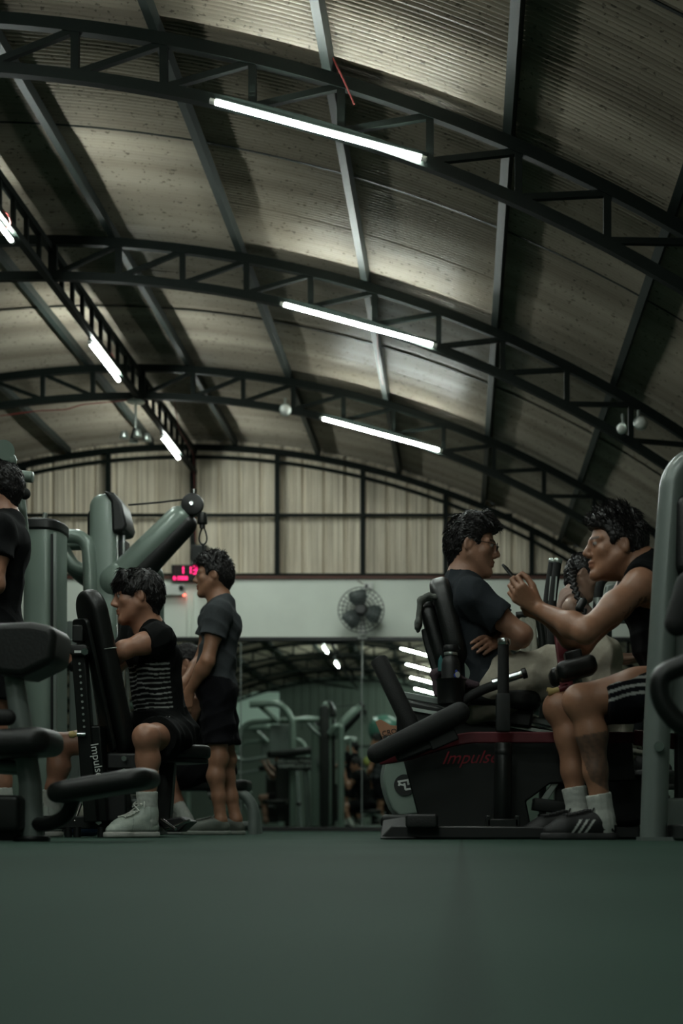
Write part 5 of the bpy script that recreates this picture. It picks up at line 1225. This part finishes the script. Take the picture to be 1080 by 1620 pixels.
def recumbent_bike():
    Y = 6.0
    t = thing('recumbent_bike', V(P(760, 1320, Y).x, Y, 0), 'recumbent exercise bike with a tall black backrest under the man with glasses', 'exercise bike')
    a, b = P(694, 925, Y), P(728, 1060, Y); up = nrm(a-b)
    ob('backrest', MB().pad((a+b)/2, (0, 1, 0), up, .40, (a-b).length+.03, .085, .12, .03), 'vinyl', t)
    a2, b2 = P(672, 955, Y+.02), P(706, 1072, Y+.02); up2 = nrm(a2-b2)
    ob('rear_cushion', MB().pad((a2+b2)/2, (0, 1, 0), up2, .34, (a2-b2).length+.02, .06, .1, .025), 'vinyl', t)
    ob('rear_plate', MB().prism([P(666, 996, Y-.1), P(676, 992, Y-.1), P(704, 1075, Y-.1), P(688, 1078, Y-.1), P(668, 1010, Y-.1)], (0, .2, 0)), 'metal', t, bevel=.005)
    ob('seat', MB().pad(P(786, 1108, Y), (1, 0, -.06), (0, 1, 0), .36, .40, .085, .09, .03), 'vinyl', t)
    ob('seat_carriage', MB().prism([P(712, 1098, Y-.1), P(845, 1118, Y-.1), P(840, 1152, Y-.1), P(725, 1140, Y-.1)], (0, .2, 0)), 'black', t, bevel=.012)
    rail = ob('slide_rail', MB().bar(P(625, 1098, Y+.02), P(905, 1152, Y+.02), .09, .028), 'grey', t, bevel=.004)
    ob('slide_rail', MB().bar(P(640, 1120, Y-.06), P(905, 1165, Y-.06), .02, .014), 'silver', t)
    ob('rail_body', MB().prism([P(628, 1104, Y-.05), P(880, 1156, Y-.05), P(880, 1200, Y-.05), P(626, 1200, Y-.05)], (0, .16, 0)), 'metal', t, bevel=.01)
    ob('rear_stand', MB().bar(P(700, 1190, Y+.03), V(P(690, 0, Y).x, Y+.03, .06), .14, .10, up=(0, 1, 0)), 'black', t, bevel=.008)
    ob('drive_shroud', MB().pad(P(960, 1245, Y+.05), (1, 0, 0), (0, 0, 1), .36, .34, .16, .08, .03), 'black', t)
    ob('floor_rail', MB().bar(V(P(640, 0, Y).x, Y+.05, .04), V(P(1000, 0, Y).x, Y+.05, .04), .1, .06).bar(V(P(660, 0, Y).x, Y-.22, .03), V(P(660, 0, Y).x, Y+.3, .03), .07, .05), 'black', t, bevel=.006)
    h = ob('side_handle', MB().sweep(fillet([P(730, 1110, Y-.26), P(760, 1092, Y-.27), P(800, 1078, Y-.28)], .05), .020, 14), 'foam', t)
    ob('pulse_grip', MB().cyl(P(779, 1081, Y-.28), P(826, 1066, Y-.28), .017, n=16), 'chrome', h)
    ob('grip_end', MB().cyl(P(825, 1066.5, Y-.28), P(833, 1064, Y-.28), .022, n=16, bev=.004), 'black', h)
    ob('handle_root', MB().sweep([P(735, 1108, Y-.26), P(742, 1115, Y)], .02, 12), 'metal', t)
    c = P(713, 1090, Y-.26)
    cup = ob('cup_holder', MB().sweep([c+V(0, 0, -.068), c+V(0, 0, -.06), c+V(0, 0, .03), c+V(0, 0, .038), c+V(0, 0, .038)], [.040, .054, .058, .064, .050], 28), 'black', t)
    ob('holder_arm', MB().bar(c+V(.04, .02, -.03), P(742, 1112, Y-.1), .03, .03), 'black', t)
    t = thing('water_bottle', c+V(0, 0, -.05), 'black steel water bottle standing in the bike\'s cup holder', 'bottle')
    ob('bottle_body', MB().sweep([c+V(0, 0, z) for z in (-.055, .10, .118, .132, .136)], [.038, .038, .034, .025, .024], 28), 'bottle', t)
    ob('neck_ring', MB().cyl(c+V(0, 0, .135), c+V(0, 0, .148), .0285, n=28, bev=.002), 'silver', t)
    ob('lid', MB().cyl(c+V(0, 0, .149), c+V(0, 0, .177), .031, n=28, bev=.006), 'bottle', t)
    ob('lid_loop', MB().sweep([c+V(.028, -.005, .150), c+V(.036, -.008, .160), c+V(.028, -.005, .172)], .004, 8), 'black', t)
    ob('sticker', MB().cyl(c+V(.026, -.027, .055), c+V(.0275, -.029, .055), .012, n=16), 'white', t)
    ob('sticker_emblem', MB().cyl(c+V(.019, -.0315, .052), c+V(.020, -.033, .052), .009, n=12).cyl(c+V(.021, -.0308, .068), c+V(.022, -.0325, .068), .006, n=12), 'blue', t)
    cl = []
    S = SDF(.006); q = [P(687, 1066, Y-.16), P(700, 1060, Y-.18), P(716, 1064, Y-.20), P(738, 1082, Y-.2), P(752, 1083, Y-.2)]
    for i in range(4): S.cone(q[i], q[i+1], .016, .016, .02)
    S.cone(q[0], P(690, 1098, Y-.16), .016, .013, .02)
    v, f = S.mesh(); v = v+normals(v, f)*(.003*sines(v, .04, 3))[:, None]
    tag(link_mesh('towel', v, f, M['towelplum'], loc=q[2]), 'dull plum cloth draped behind the black water bottle', 'towel')
    S = SDF(.005); q = [P(690, 948, Y-.14), P(678, 945, Y-.14), P(665, 952, Y-.14), P(662, 985, Y-.14), P(660, 994, Y-.14)]
    for i in range(4):
        for dy in (-.05, 0, .05): S.cone(q[i]+V(0, dy, 0), q[i+1]+V(0, dy, 0), .0105, .0115, .012)
    v, f = S.mesh(); v = v+normals(v, f)*(.003*sines(v, .03, 3))[:, None]
    tag(link_mesh('towel', v, f, M['towelgrey'], loc=q[1]), 'grey folded towel hanging over the back of the bike\'s rear cushion', 'towel')
    tag(ob('packet', MB().prism([P(692, 1062, Y-.2), P(693, 1044, Y-.2), P(697, 1036, Y-.2), P(702, 1046, Y-.2), P(702, 1062, Y-.2)], (0, .03, 0)), 'teal', loc=P(697, 1062, Y-.2), bevel=.003), 'small teal packet tucked behind the water bottle', 'packet')
    tag(ob('green_folder', MB().prism([P(734, 1036, Y-.15), P(738, 1040, Y-.15), P(754, 1080, Y-.15), P(736, 1080, Y-.15)], (0, .02, 0)), 'green', loc=P(740, 1080, Y-.15)), 'pale green wedge right of the water bottle', 'folder')
recumbent_bike()
def spin_bike():
    Y = 6.9
    t = thing('flywheel_machine', V(P(650, 1310, Y).x, Y, 0), 'machine with a grey green rounded flywheel cover and round black badge', 'gym machine')
    o = [P(*p, Y) for p in ((610, 1208), (618, 1199), (634, 1195), (648, 1197), (652, 1204), (690, 1210), (690, 1284), (632, 1292), (620, 1280), (611, 1258), (605, 1232))]
    sh = ob('flywheel_cover', MB().prism(o, (0, .14, 0)), 'green', t, bevel=.02)
    ob('cover_rim', MB().sweep(fillet([p+V(0, .07, 0) for p in (o[2], o[1], o[0], o[10], o[9], o[8], o[7])], .05), .02, 10), 'grey', t)
    c = P(640, 1242, Y-.004)
    bd = ob('badge', MB().cyl(c, c+V(0, -.006, 0), .052, n=32), 'black', sh)
    l = MB(); q = c+V(.004, -.008, 0); T_ = Matrix.Rotation(-.16, 3, 'Y')      # winged T with an F and a hooked stroke
    for bx, bz, bw, bh, an_ in ((0, .022, .070, .009, 0), (-.029, .010, .009, .020, .35), (-.016, .004, .020, .008, .35), (-.004, -.006, .009, .032, 0), (.014, .009, .008, .022, 0), (.024, .014, .026, .006, 0), (.024, .003, .022, .006, 0), (.012, -.022, .034, .009, 0), (.032, -.014, .009, .016, -.3)):
        l.box(q+T_@V(bx, 0, bz), (bw, .002, bh), T_@Matrix.Rotation(an_, 3, 'Y'))
    ob('emblem', l, 'whitep', bd, smooth=False)
    ob('tower', MB().prism([P(*p, Y+.02) for p in ((627, 1118), (640, 1112), (700, 1140), (700, 1210), (626, 1195))], (0, .12, 0)), 'metal', t, bevel=.012)
    cd = ob('name_card', MB().prism([P(*p, Y-.05) for p in ((593.5, 1142), (600, 1138.5), (604, 1139), (617, 1147), (626, 1148), (640, 1148), (640, 1182), (611, 1182))], (0, .012, 0)), 'orange', t, bevel=.001)
    ob('card_band', MB().prism([P(*p, Y-.054) for p in ((604.5, 1165), (640, 1158), (640, 1182), (611, 1182))], (0, .004, 0)), 'black', cd)
    x = P(640, 1150, Y)-P(600, 1158, Y)
    text('lettering', 'CROSS', 'black', cd, P(604, 1161, Y-.053), x, (0, 0, 1), .034, .001, 'LEFT')
    text('lettering', 'CIRCUIT', 'whitep', cd, P(611, 1170, Y-.056), x, (0, 0, 1), .034, .001, 'LEFT')
    ob('base', MB().pad(P(640, 1300, Y), (1, 0, 0), (0, 0, 1), .22, .07, .3, .03, .015), 'metal', t)
    ob('base_rail', MB().bar(V(P(605, 0, Y).x, Y, .02), V(P(760, 0, Y).x, Y, .02), .3, .04), 'black', t, bevel=.006)
spin_bike()
def elliptical():
    Y = 7.1
    t = thing('elliptical_trainer', V(P(930, 1310, Y).x, Y, 0), 'elliptical trainer with tall silver tipped black handles beside the woman with the braid', 'gym machine')
    for dx, dy, n_ in ((0, 0, 'front'), (-9, .3, 'rear')):
        h = ob('swing_handle', MB().sweep(fillet([P(872+dx, 1150, Y+dy), P(872+dx, 960, Y+dy), P(882+dx*.9, 888, Y+dy)], .2, 8), .021, 14), 'foam', t)
        ob('handle_tip', MB().cyl(P(881.6+dx*.9, 891, Y+dy), P(883+dx*.9, 884, Y+dy), .022, n=16, bev=.003), 'silver', h)
        ob('handle_strip', MB().bar(P(877+dx, 950, Y+dy-.021), P(880+dx, 912, Y+dy-.021), .008, .004, up=(0, 1, 0)), 'silver', h)
    h = ob('fixed_handle', MB().sweep(fillet([P(946, 1010, Y+.2), P(944, 955, Y+.2), P(950, 914, Y+.2), P(985, 905, Y+.2)], .10, 8), .024, 14), 'foam', t)
    ob('grip_band', MB().cyl(P(945.5, 946, Y+.2), P(946, 965, Y+.2), .0255), 'silver', h)
    ob('console', MB().prism([P(*p, Y+.15) for p in ((958, 925), (985, 918), (1003, 925), (1000, 985), (955, 985))], (0, .05, 0)), 'grey', t, bevel=.012)
    ob('short_grip', MB().cap(P(916, 962, Y-.25), P(922, 952, Y-.25), .020), 'black', t)
    ob('mast', MB().sweep([P(955, 980, Y+.2), V(P(965, 0, Y).x, Y+.2, .1)], .04, 14), 'metal', t)
    ob('base', MB().bar(V(P(850, 0, Y).x, Y+.1, .05), V(P(1010, 0, Y).x, Y+.1, .05), .3, .1), 'black', t, bevel=.01)
    ob('seat_pod', MB().pad(P(888, 1118, 7.5), (1, 0, 0), (0, 1, 0), .3, .32, .08, .08, .03), 'vinyl', t)
    ob('seat_pod_post', MB().bar(P(888, 1125, 7.5), V(P(888, 0, 7.5).x, 7.5, .0), .08, .08), 'metal', t)
elliptical()
S = SDF(.006); Y = 6.7
for i in range(5): S.cone(P(824+5*i, 972+3*abs(i-2), Y), P(826+5*i, 1030, Y+.01*(i % 2)), .011, .013, .010)
v, f = S.mesh(); v = v+normals(v, f)*(.003*sines(v, .05, 3, 4, (0, 0, 1)))[:, None]
tag(link_mesh('towel', v, f, M['cream'], loc=P(835, 1030, Y)), 'cream cloth with vertical folds behind the elbow of the man with glasses', 'towel')
tag(ob('handle_rail', MB().sweep(fillet([P(816, 974, Y), P(850, 970, Y), P(858, 1010, Y), V(P(858, 0, Y).x, Y, 0)], .08), .018, 12), 'metal', loc=V(P(858, 0, Y).x, Y, 0)), 'thin black rail carrying the cream cloth', 'rail')

# ------------------------------------------------------------------ off to the left and behind: what fills the mirror
def multi_station(x, Y, label, rot=1):
    t = thing('multi_station', V(x, Y, 0), label, 'gym machine', 'machines seen in the mirror')
    W = lambda a, b, z: V(x+a*rot, Y+b, z)
    ob('arched_tube', MB().sweep(fillet([W(-.65, .5, 2.25), W(-.1, .5, 2.28), W(.12, .5, 2.0), W(.12, .5, 0)], .3, 8), .06, 14), 'green', t)
    ob('arched_tube', MB().sweep(fillet([W(-1.0, .2, 1.5), W(-.8, .2, 1.95), W(.6, .2, 2.02), W(.7, .2, 1.6), W(.7, .2, 0)], .25, 8), .05, 14), 'green', t)
    ob('arched_tube', MB().sweep(fillet([W(-.5, .35, 2.25), W(-.15, .35, 1.95)], .1), .045, 12), 'green', t)
    ob('front_upright', MB().sweep([W(.35, .6, 1.3), W(.42, .6, 0)], .05, 12), 'grey', t)
    ob('front_upright', MB().sweep([W(.50, .6, 1.3), W(.60, .6, 0)], .05, 12), 'grey', t)
    ob('hood', MB().pad(W(.1, .6, 1.38), (1, 0, .1), (0, 1, 0), .85, .3, .12, .1, .04), 'black', t)
    ob('weight_stack', MB().box(W(-.1, .0, .7), (.28, .2, 1.1)), 'black', t, bevel=.01)
    ob('stack_cover', MB().pad(W(-.15, .1, 1.62), (1, 0, 0), (0, 0, 1), .4, .6, .1, .05, .02), 'grey', t)
    ob('press_handle', MB().sweep(fillet([W(-1.15, .65, 1.55), W(-.8, .65, 1.22), W(-.3, .65, 1.3)], .15), .035, 12), 'grey', t)
    ob('slant_tube', MB().sweep([W(-1.2, .55, .2), W(-.65, .6, .72)], .10, 16), 'green', t)
    ob('slant_leg', MB().sweep([W(-.7, .6, .7), W(-.4, .6, 0)], .045, 12), 'grey', t)
    ob('seat', MB().pad(W(-.2, .5, .5), (1, 0, 0), (0, 1, 0), .45, .4, .08, .1, .03), 'vinyl', t)
    ob('base', MB().box(W(0, .3, .03), (1.8, .6, .06)), 'black', t, bevel=.01)
    return t
t = multi_station(-3.15, 7.1, 'grey green multi-station frame reflected in the mirror left of the cable machine\'s reflection')
sg = ob('sign', MB().box((-2.95, 7.78, 1.18), (.62, .015, .24)), 'metal', t)
tx = text('sign_lettering', "DON'T LEAN ON\nTHE EQUIPMENT", 'whitep', t, (-2.95, 7.789, 1.18), (-1, 0, 0), (0, 0, 1), .085, .001)
c = copy_tree(t, None, (-2.6, -.4, 0)); c['label'] = 'grey green multi-station frame reflected at the far left of the mirror behind the standing man'
c = copy_tree(t, None, (-1.0, -6.0, 0)); c['label'] = 'grey green multi-station frame behind the camera, reflected small in the mirror'
def rack(x, Y, label):
    t = thing('storage_rack', V(x, Y, 0), label, 'rack', 'racks seen in the mirror')
    for a in (-.6, .6):
        for b in (-.2, .2): ob('post', MB().box((x+a, Y+b, .95), (.05, .05, 1.9)), 'metal', t)
    for z in (.3, .85, 1.4, 1.86): ob('shelf', MB().box((x, Y, z), (1.25, .45, .03)), 'metal', t)
    return t
rack(-1.75, 1.2, 'black storage rack with balls reflected in the mirror by the orange card')
bl = [(-1.75, 1.2, 2.23, .35, 'ball', 'large dark green exercise ball reflected in the mirror above the orange card'), (-2.1, 1.2, 1.53, .115, 'bally', 'lime ball reflected on the rack in the mirror, left of the others'),
      (-1.8, 1.25, 1.53, .115, 'ballb', 'black ball reflected on the rack in the mirror beside the lime ball'), (-1.5, 1.2, 1.53, .115, 'bally', 'lime ball reflected on the rack in the mirror, right of the black ball'),
      (-2.0, 1.2, .98, .115, 'ballb', 'left black ball on the lower rack shelf in the mirror'), (-1.6, 1.2, .98, .115, 'ballb', 'right black ball on the lower rack shelf in the mirror')]
for x, y, z, r, m, l in bl: tag(ob('exercise_ball', MB().sphere((x, y, z), r, 24), m, loc=(x, y, z-r)), l, 'ball', 'balls on the rack')
